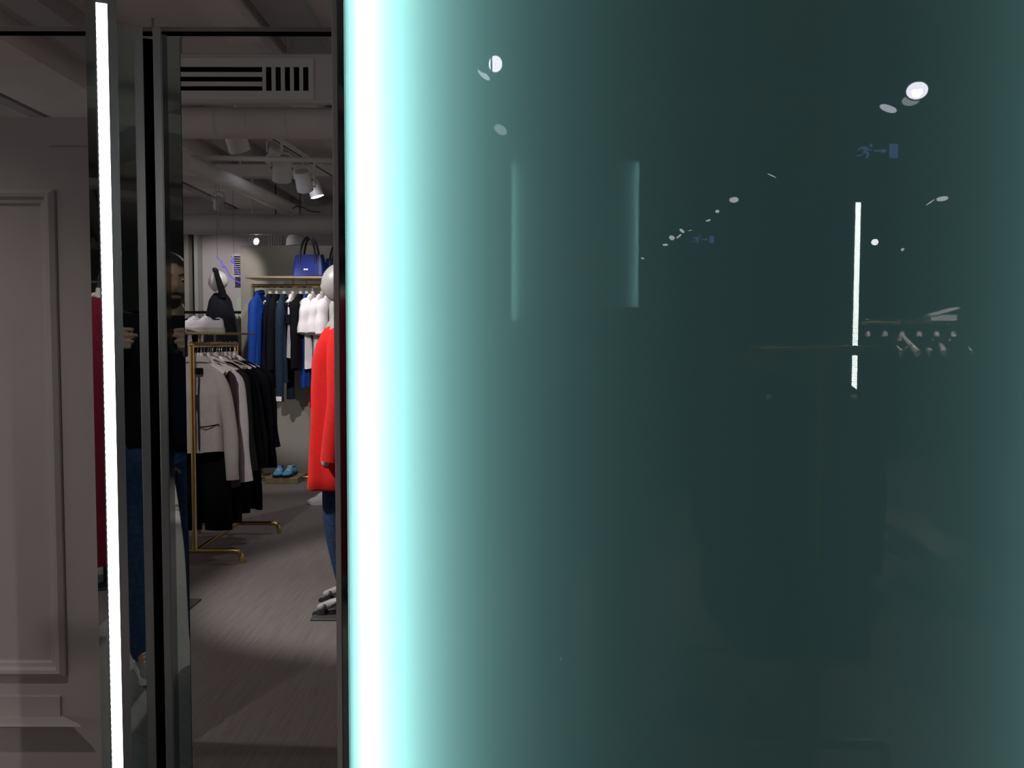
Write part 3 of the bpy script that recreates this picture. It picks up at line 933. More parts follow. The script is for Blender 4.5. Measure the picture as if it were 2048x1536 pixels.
# ---- shoes
def shoe_meshes(mu, ms, ml, key, cache={}):
    if key in cache: return cache[key]
    # toe at +y, heel at -y, length .28
    def plan(t):   # half width along length
        return interp([(0, 0.018), (0.08, 0.032), (0.3, 0.034), (0.5, 0.035), (0.75, 0.046), (0.9, 0.040), (1, 0.012)], t)
    n = 20
    bm = bmesh.new()
    rings = []
    for i in range(15):
        t = i / 14
        y = -0.14 + 0.28 * t
        w = plan(t) + 0.004
        zt = 0.028 + 0.004 * (1 - t)
        zb = 0.0 if t < 0.8 else 0.018 * ((t - 0.8) / 0.2) ** 2
        rings.append([Vector((w * c, y, zb if s < 0 else zt)) for c, s in [(-1, -1), (-0.6, -1), (0.6, -1), (1, -1), (1.02, 1), (0.6, 1), (-0.6, 1), (-1.02, 1)]])
    loft(bm, rings)
    sole = mesh_of(bm, 'sole', ms, 50)
    bm = bmesh.new()
    rings = []
    for i in range(17):
        t = i / 16
        y = -0.137 + 0.272 * t
        w = plan(t)
        h = interp([(0, 0.085), (0.1, 0.095), (0.3, 0.082), (0.42, 0.10), (0.5, 0.098), (0.7, 0.068), (0.88, 0.052), (1, 0.034)], t)
        ring = []
        for j in range(n):
            a = 2 * PI * j / n
            c, s = math.cos(a), math.sin(a)
            zz = 0.026 + (h - 0.026) * max(0, s) ** 0.7 if s > 0 else 0.024
            tw = 1 - 0.45 * max(0, s) ** 2 if t > 0.25 else 1 - 0.3 * max(0, s)
            ring.append(Vector((w * tw * abs(c) ** 0.7 * (1 if c > 0 else -1), y, zz)))
        rings.append(ring)
    loft(bm, rings)
    upper = mesh_of(bm, 'upper', mu, 60)
    bm = bmesh.new()
    for q in range(5):
        t = 0.50 + q * 0.065
        y = -0.137 + 0.272 * t
        h = interp([(0, 0.085), (0.1, 0.095), (0.3, 0.082), (0.42, 0.10), (0.5, 0.098), (0.7, 0.068), (0.88, 0.052), (1, 0.034)], t)
        tube(bm, [(-0.022, y, h - 0.006), (0, y, h + 0.004), (0.022, y, h - 0.006)], 0.0035, n=6)
    laces = mesh_of(bm, 'laces', ml, True)
    bm = bmesh.new()
    lathe(bm, [(0.026, 0), (0.024, 0.004), (0.0005, 0.003)], 16, Matrix.Translation((0, -0.075, 0.083)) @ Matrix.Diagonal((1, 1.6, 1, 1)))
    opening = mesh_of(bm, 'opening', 'charcoal', True)
    cache[key] = (sole, upper, laces, opening)
    return cache[key]
def shoe(label, loc, rz, mu, ms, ml, key, group, scale=1.0, name='trainer', rx=0.0):
    t = thing(name, label, 'shoe', loc, rz, group)
    t.rotation_euler = (rx, 0, rz)
    t.scale = (scale,) * 3
    me = shoe_meshes(mu, ms, ml, key)
    for nm, q in zip(('sole', 'upper', 'laces', 'opening'), me):
        new_obj(nm, q, None, t)
    return t
zsh = hrail + 0.078
shx = lambda px: at(px, 660, RY + 0.2).x
shoe('white trainer on the low rack shelf beside the mirror edge', (shx(388), RY + 0.19, zsh), R(148), 'shoe_white', 'shoe_sole', 'shoe_white', 'w', 'white trainers on the low rack shelf', 1.02)
shoe('white trainer on the low rack shelf further from the mirror edge', (shx(415), RY + 0.16, zsh), R(152), 'shoe_white', 'shoe_sole', 'shoe_white', 'w', 'white trainers on the low rack shelf', 1.02)
zb = bzr + 0.024
for px, lab in ((559, 'light blue trainer on the brass block nearer the dark coats'), (580, 'light blue trainer on the brass block nearer the red coat')):
    shoe(lab, (at(px, 950, TRY - 0.08).x, TRY - 0.08, zb), R(180 + (4 if px < 570 else -6)), 'shoe_blue', 'black', 'shoe_white', 'b', 'light blue trainers on the brass block', 1.0)
ps = at_h(648, 1011, 0.0)
shoe('white trainer on the floor in front, beside the red coat hem', (ps.x, ps.y + 0.05, 0), R(96), 'shoe_white', 'shoe_white', 'shoe_white', 'w2', 'white trainers on the floor', 1.05)
shoe('white trainer on the floor behind its pair, beside the red coat hem', (ps.x + 0.02, ps.y + 0.33, 0), R(92), 'shoe_white', 'shoe_white', 'shoe_white', 'w2', 'white trainers on the floor', 1.05)

# ---- handbags on the tall rack shelf
def tote(label, loc, rz, wb=0.31, wt=0.25, hb=0.215, d=0.13, handles=2, hh=0.17):
    t = thing('handbag', label, 'handbag', loc, rz)
    bm = bmesh.new()
    rings = []
    for z, w, dd in ((0.0, wb * 0.94, d * 0.85), (0.012, wb, d), (hb * 0.5, (wb + wt) / 2, d * 0.72), (hb, wt, d * 0.42), (hb - 0.004, wt - 0.012, d * 0.42 - 0.012), (hb * 0.6, wt - 0.01, d * 0.3)):
        r = []
        for j in range(28):
            a = 2 * PI * j / 28
            c, s = math.cos(a), math.sin(a)
            r.append(Vector((w / 2 * abs(c) ** 0.22 * (1 if c > 0 else -1), dd / 2 * abs(s) ** 0.35 * (1 if s > 0 else -1), z)))
        rings.append(r)
    loft(bm, rings)
    b = part('body', bm, 'bag_blue', t, smooth=45)
    for s in (-1, 1):
        y = s * d * 0.24
        pts = smooth_path([(-wt * 0.30, y * 1.25, hb * 0.62), (-wt * 0.28, y * 1.1, hb), (-wt * 0.18, y * 0.9, hb + hh * 0.7), (0, y * 0.7, hb + hh), (wt * 0.18, y * 0.9, hb + hh * 0.7), (wt * 0.28, y * 1.1, hb), (wt * 0.30, y * 1.25, hb * 0.62)], 5)
        part('handle', TB(pts, 0.011, n=8), 'bag_strap', t, smooth=True)
    yl = -d * 0.5 * 0.86 - 0.002
    lg = part('badge', BX(-0.03, -0.012, yl - 0.006, yl + 0.01, 0.06, 0.078, bev=0.004), 'white_metal', t)
    part('badge_tip', BX(-0.012, -0.004, yl - 0.005, yl + 0.01, 0.065, 0.073), 'white_metal', lg)
    part('badge_tip', BX(-0.004, 0.014, yl - 0.006, yl + 0.01, 0.06, 0.078, bev=0.004), 'white_metal', lg)
    return t
zs = hsh + 0.018
pb = at(620, 552, TRY)
tote('cobalt blue leather tote with tall black handles on the tall rack shelf', (pb.x + 0.01, TRY - 0.06, zs), R(-14), wb=0.34, wt=0.28, hb=0.215, d=0.15)
pb = at(672, 552, TRY)
tote('second blue handbag half hidden behind the mannequin head', (pb.x, TRY + 0.04, zs), R(-10), wb=0.30, wt=0.20, hb=0.19, d=0.14, hh=0.13)

# ================================================================== MANNEQUINS
def head_mesh(sx, sy, sz, mat_, face=0.0, n=32, m=24):
    """egg head facing +y; face>0 adds nose, brow, lips"""
    bm = bmesh.new()
    rings = []
    for i in range(1, m):
        th = PI * i / m
        ring = []
        for j in range(n):
            a = 2 * PI * j / n
            d = Vector((math.sin(th) * math.cos(a), math.sin(th) * math.sin(a), math.cos(th)))
            z = d.z
            wx = sx * (1 - 0.26 * max(0, -z) ** 1.6)
            wy = sy * (1 - 0.10 * max(0, -z))
            p = Vector((d.x * wx, d.y * wy, d.z * sz))
            if d.y > 0: p.y += 0.10 * sy * max(0, -z) * d.y
            else: p.z += 0.16 * sz * max(0, -z) * (-d.y); p.y += 0.15 * sy * max(0, -z - 0.3)
            if face and d.y > 0.2:
                gx = math.exp(-(d.x / 0.16) ** 2)
                gz = math.exp(-((z + 0.22) / 0.20) ** 2)
                p.y += face * (0.022 * gx * gz * (1.3 if z < -0.1 else 1.0))
                p.y -= face * 0.010 * math.exp(-((abs(d.x) - 0.36) / 0.18) ** 2 - ((z - 0.02) / 0.12) ** 2)
                p.y += face * 0.006 * math.exp(-((z - 0.20) / 0.10) ** 2)
                p.y += face * 0.007 * math.exp(-(d.x / 0.28) ** 2 - ((z + 0.56) / 0.09) ** 2)
                p.y += face * 0.008 * math.exp(-(d.x / 0.25) ** 2 - ((z + 0.86) / 0.12) ** 2)
            ring.append(p)
        rings.append(ring)
    loft(bm, rings)
    return bm
# ---- red coat mannequin, facing left (-x)
mp = at_h(668, 1224, 0.012)
MY = 4.36
MX = at(682, 600, MY).x
man = thing('red_coat_mannequin', 'white egg-headed mannequin in a long red coat and jeans, half hidden by the panel', 'mannequin', (MX, MY, 0), R(90))
# local: +y is the facing direction (world -x), +x is world +y (away)
hz_top = at(670, 527, MY).z
hh = (at(655, 527, MY).z - at(655, 607, MY).z)
bm = head_mesh(0.078, 0.098, hh / 2, 'mannequin', face=0.35)
hd = part('head', bm, 'mannequin', man, smooth=80)
hd.location = (0, 0.0, hz_top - hh / 2)
for s in (-1, 1):
    bm = bmesh.new()
    bmesh.ops.create_uvsphere(bm, u_segments=10, v_segments=8, radius=0.03)
    for v in bm.verts: v.co = Vector((v.co.x * 0.35 + s * 0.075, v.co.y * 0.6 - 0.005, v.co.z - 0.008))
    part('ear', bm, 'mannequin', hd, smooth=True)
zc = hz_top
V = [(0, -0.01, 0.98), (0, -0.02, 1.15), (0, -0.015, 1.36), (0, -0.02, zc - 0.30), (0, -0.012, zc - hh - 0.04), (0, 0.0, zc - hh + 0.03),
     (-0.09, 0.0, 0.92), (-0.11, 0.015, 0.50), (-0.10, -0.05, 0.10), (-0.10, -0.055, 0.075), (-0.10, 0.03, 0.062), (-0.10, 0.115, 0.033),
     (0.09, -0.01, 0.92), (0.12, 0.0, 0.50), (0.13, -0.03, 0.10), (0.13, -0.035, 0.075), (0.13, 0.05, 0.062), (0.13, 0.135, 0.033),
     (-0.17, -0.02, 1.42), (-0.21, -0.01, 1.12), (-0.20, 0.03, 0.86), (-0.20, 0.045, 0.76),
     (0.17, -0.02, 1.42), (0.21, -0.01, 1.12), (0.20, 0.03, 0.86), (0.20, 0.045, 0.76)]
E = [(0, 1), (1, 2), (2, 3), (3, 4), (4, 5), (0, 6), (6, 7), (7, 8), (8, 9), (9, 10), (10, 11), (0, 12), (12, 13), (13, 14), (14, 15), (15, 16), (16, 17), (3, 18), (18, 19), (19, 20), (20, 21), (3, 22), (22, 23), (23, 24), (24, 25)]
Rd = [0.11, 0.10, 0.12, 0.075, 0.045, 0.042, 0.075, 0.052, 0.032, 0.030, 0.026, 0.018, 0.075, 0.052, 0.032, 0.030, 0.026, 0.018, 0.048, 0.038, 0.028, 0.026, 0.048, 0.038, 0.028, 0.026]
bme = skin_mesh(V, E, Rd, 2, 0, 'body')
for p in bme.polygons: p.use_smooth = True
new_obj('body', bme, 'mannequin', man)
# jeans
for s, ids in ((-1, (6, 7, 8)), (1, (12, 13, 14))):
    a, b, c = [Vector(V[q]) for q in ids]
    part('trouser_leg', TB(smooth_path([a, b, c + Vector((0, 0, 0.02))], 6), [0.080 - 0.0020 * q for q in range(13)], n=18, flat=0.9), 'denim', man, smooth=True)
# sandals
for s, ax, ay in ((-1, -0.10, -0.05), (1, 0.13, -0.03)):
    bm = bmesh.new()
    rings = []
    for i in range(11):
        t = i / 10
        y = ay - 0.05 + 0.235 * t
        w = interp([(0, 0.02), (0.15, 0.027), (0.5, 0.026), (0.8, 0.040), (1, 0.015)], t)
        z = interp([(0, 0.038), (0.35, 0.032), (0.7, 0.012), (1, 0.012)], t)
        rings.append([Vector((ax + w * c, y, z + d)) for c, d in ((-1, 0), (1, 0), (1, -0.012), (-1, -0.012))])
    loft(bm, rings)
    so = part('sandal_sole', bm, 'black', man, smooth=40)
    part('heel', BX(ax - 0.018, ax + 0.018, ay - 0.045, ay - 0.005, 0.012, 0.03), 'black', so)
    part('toe_strap', TB(smooth_path([(ax - 0.036, ay + 0.125, 0.012), (ax - 0.024, ay + 0.122, 0.05), (ax, ay + 0.12, 0.060), (ax + 0.024, ay + 0.122, 0.05), (ax + 0.036, ay + 0.125, 0.012)], 4), 0.008, n=8, flat=0.5, up=(0, 1, 0)), 'black', man, smooth=True)
    part('ankle_strap', TB([(ax + 0.04 * math.cos(q), ay + 0.01 + 0.045 * math.sin(q), 0.085 + 0.01 * math.sin(q)) for q in [2 * PI * u / 16 for u in range(17)]], 0.006, n=6), 'black', man, smooth=True)
    part('instep_strap', TB(smooth_path([(ax - 0.03, ay + 0.09, 0.05), (ax - 0.015, ay + 0.05, 0.075), (ax + 0.02, ay + 0.02, 0.10)], 4), 0.006, n=6), 'black', man, smooth=True)
# coat
zsd = 1.50
def coat_ring(z, fx, bx, hw, ph, amp):
    ring = []
    for j in range(48):
        a = 2 * PI * j / 48
        c, s = math.cos(a), math.sin(a)
        y = (fx if s > 0 else bx) * abs(s) ** 0.8 * (1 if s > 0 else -1)
        x = hw * abs(c) ** 0.75 * (1 if c > 0 else -1)
        f = amp * (math.sin(5 * a + ph) + 0.5 * math.sin(9 * a - ph))
        ring.append(Vector((x + f * c, y + f * s, z)))
    return ring
zhem = at(650, 968, MY).z
bm = bmesh.new()
rings = []
for z, fx, bx, hw, am in [(1.475, 0.045, 0.06, 0.06, 0), (1.455, 0.06, 0.075, 0.12, 0), (1.42, 0.085, 0.09, 0.185, 0.0), (1.36, 0.115, 0.11, 0.205, 0.001), (1.28, 0.14, 0.12, 0.195, 0.002), (1.15, 0.150, 0.12, 0.185, 0.004), (1.0, 0.150, 0.13, 0.20, 0.006), (0.85, 0.152, 0.15, 0.215, 0.009), (0.72, 0.155, 0.165, 0.23, 0.011), (zhem + 0.01, 0.158, 0.175, 0.24, 0.012), (zhem, 0.150, 0.168, 0.232, 0.012), (zhem + 0.10, 0.13, 0.14, 0.20, 0.008)]:
    rings.append(coat_ring(z, fx, bx, hw, 0.8 + z, am * 1.7))
loft(bm, rings)
coat = part('coat', bm, 'red_wool', man, smooth=70)
for s in (-1, 1):
    pts = smooth_path([(s * 0.16, -0.03, 1.42), (s * 0.215, -0.035, 1.30), (s * 0.245, -0.04, 1.10), (s * 0.245, -0.02, 0.95), (s * 0.245, 0.0, 0.80)], 5)
    nq = len(pts)
    part('sleeve', TB(pts, [0.066 - 0.008 * q / nq + (0.0 if q else -0.01) for q in range(nq)], n=18), 'red_wool', man, smooth=70)
    bmx = bmesh.new()
    pv = [(s * 0.03, 0.058, 1.455), (s * 0.09, 0.078, 1.40), (s * 0.080, 0.122, 1.25), (s * 0.02, 0.150, 1.04), (s * 0.01, 0.143, 1.06), (s * 0.040, 0.118, 1.28)]
    va = [bmx.verts.new(Vector(q)) for q in pv]
    vb = [bmx.verts.new(Vector(q) + Vector((s * 0.004, 0.010, 0.002))) for q in pv]
    bmx.faces.new(va); bmx.faces.new(vb[::-1])
    for q in range(6): bmx.faces.new((va[q], va[(q + 1) % 6], vb[(q + 1) % 6], vb[q]))
    part('lapel', bmx, 'red_wool', man)
part('front_edge', TB(smooth_path([(0.012, 0.153, 1.06), (0.014, 0.158, 0.9), (0.010, 0.165, zhem + 0.01)], 5), 0.006, n=8), 'red_wool', man, smooth=True)
# base plate
pa = at_h(621, 1243, 0.0)
bp = BX(-(0.0) + (pa.y - MY), 0.36, -0.42, -(pa.x - MX), 0.0, 0.010, bev=0.002)
part('base_plate', bp, 'plate', man)

# ---- pale-headed mannequin in black, on a plinth behind the near rack
M2Y = 8.6
m2 = at(440, 600, M2Y)
ht2 = at(436, 543, M2Y).z
m2o = thing('dark_mannequin', 'white-headed mannequin in a black cape far behind the white trainers', 'mannequin', (m2.x, M2Y, 0), 0)
part('plinth', BX(-0.28, 0.28, -0.28, 0.28, 0, 0.25, bev=0.01), 'wall_taupe', m2o)
bm = head_mesh(0.072, 0.092, 0.108, 'mannequin', face=0.3)
h2 = part('head', bm, 'mannequin', m2o, smooth=80)
h2.location = (-0.015, 0, ht2 - 0.108)
h2.rotation_euler = (0, 0, R(110))
zz = ht2 - 0.2
bme = skin_mesh([(0, 0, 1.1), (0, 0, 1.35), (0, 0, zz - 0.13), (0, 0, zz + 0.03), (-0.08, 0, 1.0), (-0.08, 0, 0.27), (0.08, 0, 1.0), (0.08, 0, 0.27)], [(0, 1), (1, 2), (2, 3), (0, 4), (4, 5), (0, 6), (6, 7)], [0.11, 0.10, 0.07, 0.042, 0.08, 0.035, 0.08, 0.035], 2, 0, 'body')
for p in bme.polygons: p.use_smooth = True
new_obj('body', bme, 'mannequin', m2o)
bm = bmesh.new()
rings = []
for z, a, b in [(zz - 0.02, 0.055, 0.055), (zz - 0.06, 0.10, 0.085), (zz - 0.10, 0.15, 0.10), (zz - 0.25, 0.19, 0.13), (zz - 0.45, 0.215, 0.15), (zz - 0.62, 0.23, 0.16), (zz - 0.63, 0.21, 0.14)]:
    rings.append([Vector((b * math.cos(q) * (1 + 0.04 * math.sin(6 * q)), a * math.sin(q) * (1 + 0.04 * math.sin(5 * q)), z)) for q in [2 * PI * u / 32 for u in range(32)]])
loft(bm, rings)
part('cape', bm, 'navy_dark', m2o, smooth=60)
part('skirt', BX(-0.14, 0.14, -0.18, 0.18, 0.75, zz - 0.5, bev=0.05, seg=3), 'black_cloth', m2o, smooth=True)
# long black tail of hair over the side of the head
bm = bmesh.new()
og2 = Vector((m2.x, M2Y, 0))
tp = smooth_path([at(432, 541, M2Y - 0.03) - og2, at(434, 552, M2Y - 0.085) - og2, at(438, 566, M2Y - 0.10) - og2, at(443, 582, M2Y - 0.10) - og2, at(446, 597, M2Y - 0.10) - og2], 5)
tube(bm, tp, [0.018 + 0.0011 * q for q in range(len(tp))], n=12, flat=0.6, up=(1, 0, 0))
part('black_tail', bm, 'black_cloth', m2o, smooth=True)
part('top_knot', BX(-0.06, -0.02, -0.05, 0.0, ht2 - 0.015, ht2 + 0.03, bev=0.01), 'hair', m2o)

# ---- neon branches
nz = thing('neon_branch', 'violet blue neon tubes shaped like forked lightning beside the black mannequin', 'neon light', at(455, 570, 9.6))
org = at(455, 570, 9.6)
for pts in ([(433, 517), (440, 522), (445, 530), (451, 537), (455, 545), (459, 552), (466, 559), (474, 564), (483, 568)], [(443, 534), (448, 537), (452, 537)], [(462, 513), (466, 521), (468, 528), (472, 537), (476, 546), (479, 553), (483, 559)], [(461, 521), (464, 526), (467, 528)]):
    part('tube', TB(smooth_path([at(a, b, 9.6) - org for a, b in pts], 3), 0.0055, n=8), 'neon', nz, smooth=True)
for px, py in ((467, 512), (434, 517)):
    q = at(px, py, 9.6)
    part('wire', TB([q - org, Vector((q.x, q.y, CEIL)) - org], 0.0015, n=5), 'black', nz)

# ---- black back rail with clothes far behind
BY = 10.6
bo = at(420, 626, BY)
br = thing('wall_rail', 'black clothes rail far back against the pinkish rear wall', 'clothes rail', (bo.x, BY, 0))
xl_, xr_ = at(330, 626, BY).x - bo.x, at(490, 626, BY).x - bo.x
part('rail', TB([(xl_, 0, bo.z), (xr_, 0, bo.z)], 0.016, n=10), 'black', br)
for x in (xl_, xr_):
    part('post', TB([(x, 0, 0), (x, 0, bo.z)], 0.016, n=10), 'black', br)
GB = 'clothes on the far black rail'
for px, m, lab, L in [(378, 'black_cloth', 'black garment on the far rail next to the mirror edge', 0.8), (388, 'charcoal', 'charcoal garment on the far black rail', 0.85), (398, 'white_cloth', 'white garment on the far rail seen under the shelf', 0.75), (406, 'black_cloth', 'black garment beside the white one on the far rail', 0.8), (424, 'white_cloth', 'second white garment on the far rail, nearer the black mannequin', 0.72), (470, 'red_wool', 'small red garment peeking out on the far rail beside the partition', 0.66), (478, 'grey_cloth', 'grey patterned garment on the far rail beside the partition', 0.4)]:
    p = at(px, 640, BY)
    p.z = bo.z
    hanger('far hanger holding the ' + ' '.join(lab.split(' on the')[0].split(' peeking')[0].split()) , p, R(80), 'hangers on the far black rail')
    garment('garment', lab, 'clothes', p + Vector((0, 0, -0.078)), R(80), m, L=L, ws=0.19, wb=0.18, wh=0.19, th=0.035, sleeve=0.5, seed=px, group=GB)
# cluttered ceiling fittings seen over the partition
o = thing('slatted_panel', 'white slatted ceiling panel glimpsed above the partition', 'panel', at(550, 483, 10.8))
og = at(550, 483, 10.8)
c0, c1 = at(536, 494, 10.8) - og, at(564, 472, 10.8) - og
for k in range(6):
    xa = c0.x + (c1.x - c0.x) * k / 6
    part('slat', BX(xa, xa + (c1.x - c0.x) / 6 - 0.006, 0, 0.03, c0.z, c1.z), 'white_metal', o)
part('backing', BX(c0.x, c1.x, 0.03, 0.04, c0.z, c1.z), 'beam_dark', o)
part('drop_rod', TB([(0, 0.035, c1.z), (0, 0.035, CEIL - og.z)], 0.008, n=6), 'black', o)
o = thing('pendant_shade', 'pale bowl-shaped lamp shade partly behind the tote handles', 'lamp', at(600, 485, 10.4))
bm = bmesh.new()
lathe(bm, [(0.02, 0.16), (0.10, 0.12), (0.16, 0.04), (0.17, -0.05), (0.165, -0.05), (0.15, 0.03)], 24)
part('shade', bm, 'white_metal', o, smooth=True)
part('cord', TB([(0, 0, 0.15), (0, 0, CEIL - at(600, 485, 10.4).z)], 0.006, n=6), 'black', o)

# floor plate beside the mirror edge
pA = at_h(404, 1201, 0.0)
tag(part('floor_plate', BX(-2.5, pA.x, pA.y - 0.25, pA.y, 0.0, 0.008, bev=0.002), 'plate'), 'flat dark metal floor plate at the foot of the mirror edge', 'floor plate')

# ================================================================== THINGS BEHIND THE CAMERA, SEEN IN THE GLASS
def vspot(px, py, major, aspect, ang, m, label, group=None, h=3.0, lamp=None):
    pv = at_h(px, py, h)                                   # virtual point
    d = ray(px, py).normalized()
    dist = (pv - Vector((0, 0, CAM_H))).length
    dia = major / F * dist
    a = R(ang)
    # minor axis in the image
    mi = Vector((-math.sin(a), 0, math.cos(a)))             # image up/right to x,z
    if mi.z > 0: mi = -mi
    mi = (mi - d * mi.dot(d)).normalized()
    nrm = (-d * aspect + mi * math.sqrt(max(0, 1 - aspect * aspect))).normalized()
    nrm = Vector((nrm.x, -nrm.y, nrm.z))
    return spot_head(label, refl(pv), nrm, m, max(0.05, min(dia, 0.16)), 0.15, ceil=3.44, group=group, hm='black', lamp=lamp)
vspot(990, 128, 31, 0.85, 90, 'lens_bright', 'bright round spotlight at the upper inner side of the glass, cut by a thin line')
vspot(966, 150, 30, 0.35, -40, 'lens', 'slim oval spotlight below the bright round one nearest the glowing edge')
vspot(1000, 260, 28, 0.6, -33, 'lens_dim', 'dim oval spotlight alone above the reflected far panel', lamp=(120, 80))
vspot(1833, 180, 37, 0.82, 0, 'lens_bright', 'largest bright spotlight reflected in the upper dark glass', lamp=(160, 80))
vspot(1820, 200, 30, 0.6, 0, 'lens_dim', 'dim spotlight tucked under the largest bright reflection')
vspot(1775, 216, 32, 0.38, -25, 'lens', 'slim tilted spotlight beside the largest bright reflection')
vspot(1543, 350, 20, 0.12, -28, 'lens', 'hair-thin slanting spotlight reflected above the centre of the dark glass')
vspot(1467, 399, 18, 0.6, 0, 'lens', 'small oval spotlight alone in the middle of the dark glass', lamp=(120, 90))
vspot(1884, 396, 20, 0.42, 8, 'lens', 'small oval spotlight reflected right of the LED line', lamp=(120, 90))
vspot(1860, 403, 17, 0.14, 40, 'lens', 'thin slanting spotlight next to the small oval one')
vspot(1749, 483, 13, 0.9, 0, 'lens_bright', 'tiny very bright round spotlight beside the reflected LED line')
vspot(1807, 498, 10, 0.6, -10, 'lens', 'faint small spotlight to the side of the tiny bright one')
for px, py, mj, asp, ang in [(1434, 422, 5, 0.8, 0), (1416, 440, 10, 0.4, 15), (1363, 461, 12, 0.45, -40), (1343, 475, 12, 0.75, -15), (1357, 472, 13, 0.3, 40), (1330, 489, 11, 0.4, 0), (1284, 516, 8, 0.4, -15), (1380, 460, 10, 0.15, 12)]:
    vspot(px, py, mj, asp, ang, 'lens', 'tiny distant spotlight in the trailing row of reflections', 'distant spotlights reflected in the glass')
# spotlights added around the camera to brighten what the mirrors and glass show
for lab, loc, tgt, en, deg in [
    ('added ceiling spotlight behind the photographer aimed at the red dress', (-1.7, -0.9, 3.0), (-0.9, -2.0, 0.9), 60, 50),
    ('added ceiling spotlight in front of the photographer aimed down at him', (-0.55, 0.75, 3.15), (0.2, -0.4, 1.3), 30, 40),
    ('added ceiling spotlight behind the photographer brightening the reflected rack', (2.3, -1.0, 3.0), (2.3, -2.4, 1.45), 900, 30),
    ('added ceiling spotlight above the rack beside the photographer', (1.05, 0.5, 3.1), (1.05, -0.35, 0.05), 110, 24)]:
    spot_head(lab, loc, aim(loc, tgt), 'lens', 0.11, 0.16, lamp=(en, deg))

q0 = refl(at(981.5, 100, 4.6)); q1 = refl(at(979, 476, 4.6))  # rod added in place of a pillar edge, cuts the reflected spot
cb = thing('occluding_rod', 'thin dark rod added to cut the bright round reflection near the glowing edge', 'rod', (q0.x, q0.y, q1.z))
part('rod', TB([(0, 0, 0), (0, 0, CEIL - q1.z)], 0.0045, n=8), 'black', cb)
part('end_cap', TB([(0, 0, -0.01), (0, 0, 0.02)], 0.006, n=8), 'alu', cb)
_l = (-1.75, 0.9, 3.25)  # added lamp, cone aimed low so the wall brightens towards its foot
spot_head('added ceiling spotlight above the pillar brightening the foot of the panelled low wall', _l, aim(_l, (-1.75, 2.55, 0.15)), 'lens', 0.11, 0.16, lamp=(50, 52, 1.0))
for _x, _y, _n in ((1.6, 4.0, 'first'), (2.6, 6.5, 'second'), (1.4, 9.0, 'third')):  # lamps added out of sight, floor bounce brightens the ceiling
    spot_head('%s added ceiling spotlight hidden behind the glass panel to bounce light off the floor' % _n, (_x, _y, 3.1), (0, 0, -1), 'lens', 0.11, 0.16, lamp=(170, 80))
# ---- reflected LED post
pA = refl(at(1716, 404, 4.1)); pB = refl(at(1706, 779, 4.1))
post = thing('led_post', 'slender dark post with a dotted white LED line, reflected in the glass', 'lamp post', (pA.x, pA.y, 0))
part('post', BX(-0.03, 0.03, -0.05, -0.004, 0, pA.z + 0.02), 'black', post)
bm = bmesh.new()
z = 1.02
while z < pA.z:
    box(bm, -0.0115, 0.0115, -0.004, 0.002, z, z + 0.0068)
    z += 0.0085
o = part('led_chips', bm, 'led_chip', post, label='row of bright square LED chips')
o['kind'] = 'stuff'

# ---- dark unit added to block the lower glow of the far panel
du = thing('glow_blocker', 'added dark blocking unit hiding the lower half of the reflected far panel', 'blocking unit', (0.64, -5.1, 0))
part('back', BX(-0.95, 0.95, -0.20, -0.17, 0, 1.56), 'black', du)
for sx in (-0.95, 0.92):
    part('side_panel', BX(sx, sx + 0.03, -0.17, 0.15, 0, 1.56), 'black', du)
for zz_ in (0.08, 0.55, 1.02, 1.53):
    part('shelf', BX(-0.92, 0.92, -0.17, 0.15, zz_, zz_ + 0.03), 'black', du)
# ---- exit signs
def exit_sign(label, pv, w, h, group=None):
    c = refl(pv)
    t = thing('exit_sign', label, 'exit sign', c, 0, group)
    part('case', BX(-w / 2, w / 2, -0.04, -0.004, -h / 2, h / 2, bev=0.003), 'sign_green', t)
    def S(x, z):  # sign coordinates as seen in the glass (x right, z up); front faces +y
        return Vector((x * w, -0.0035, z * h))
    def poly(nm, pts):
        bm = bmesh.new()
        a = [bm.verts.new(S(x, z)) for x, z in pts]
        b = [bm.verts.new(S(x, z) + Vector((0, 0.002, 0))) for x, z in pts]
        bm.faces.new(a[::-1]); bm.faces.new(b)
        n = len(pts)
        for k in range(n): bm.faces.new((a[k], a[(k + 1) % n], b[(k + 1) % n], b[k]))
        part(nm, bm, 'sign_light', t)
    poly('door_mark', [(0.27, -0.42), (0.46, -0.42), (0.46, 0.42), (0.27, 0.42)])
    poly('arrow', [(-0.06, -0.06), (0.12, -0.06), (0.12, -0.18), (0.23, 0.0), (0.12, 0.18), (0.12, 0.06), (-0.06, 0.06)])
    poly('running_figure', [(-0.46, -0.28), (-0.33, -0.22), (-0.28, -0.02), (-0.32, 0.12), (-0.40, 0.02), (-0.42, 0.08), (-0.33, 0.28), (-0.22, 0.26), (-0.16, 0.10), (-0.10, 0.06), (-0.11, 0.0), (-0.19, 0.04), (-0.22, -0.02), (-0.16, -0.14), (-0.19, -0.44), (-0.24, -0.43), (-0.22, -0.18), (-0.28, -0.12), (-0.32, -0.30), (-0.46, -0.34)])
    poly('figure_head', [(-0.13 + 0.035 * math.cos(q), 0.32 + 0.11 * math.sin(q)) for q in [2 * PI * u / 12 for u in range(12)]])
    part('bracket', TB([(0, -0.02, h / 2), (0, -0.02, 3.44 - c.z)], 0.006, n=6), 'black', t)
exit_sign('dim blue running-man exit sign with arrow reflected high in the dark glass', at(1753, 300, 7.0), 0.37, 0.135)
exit_sign('tiny far exit sign reflected in the middle of the dark glass', at(1405, 478, 13.0), 0.37, 0.135)

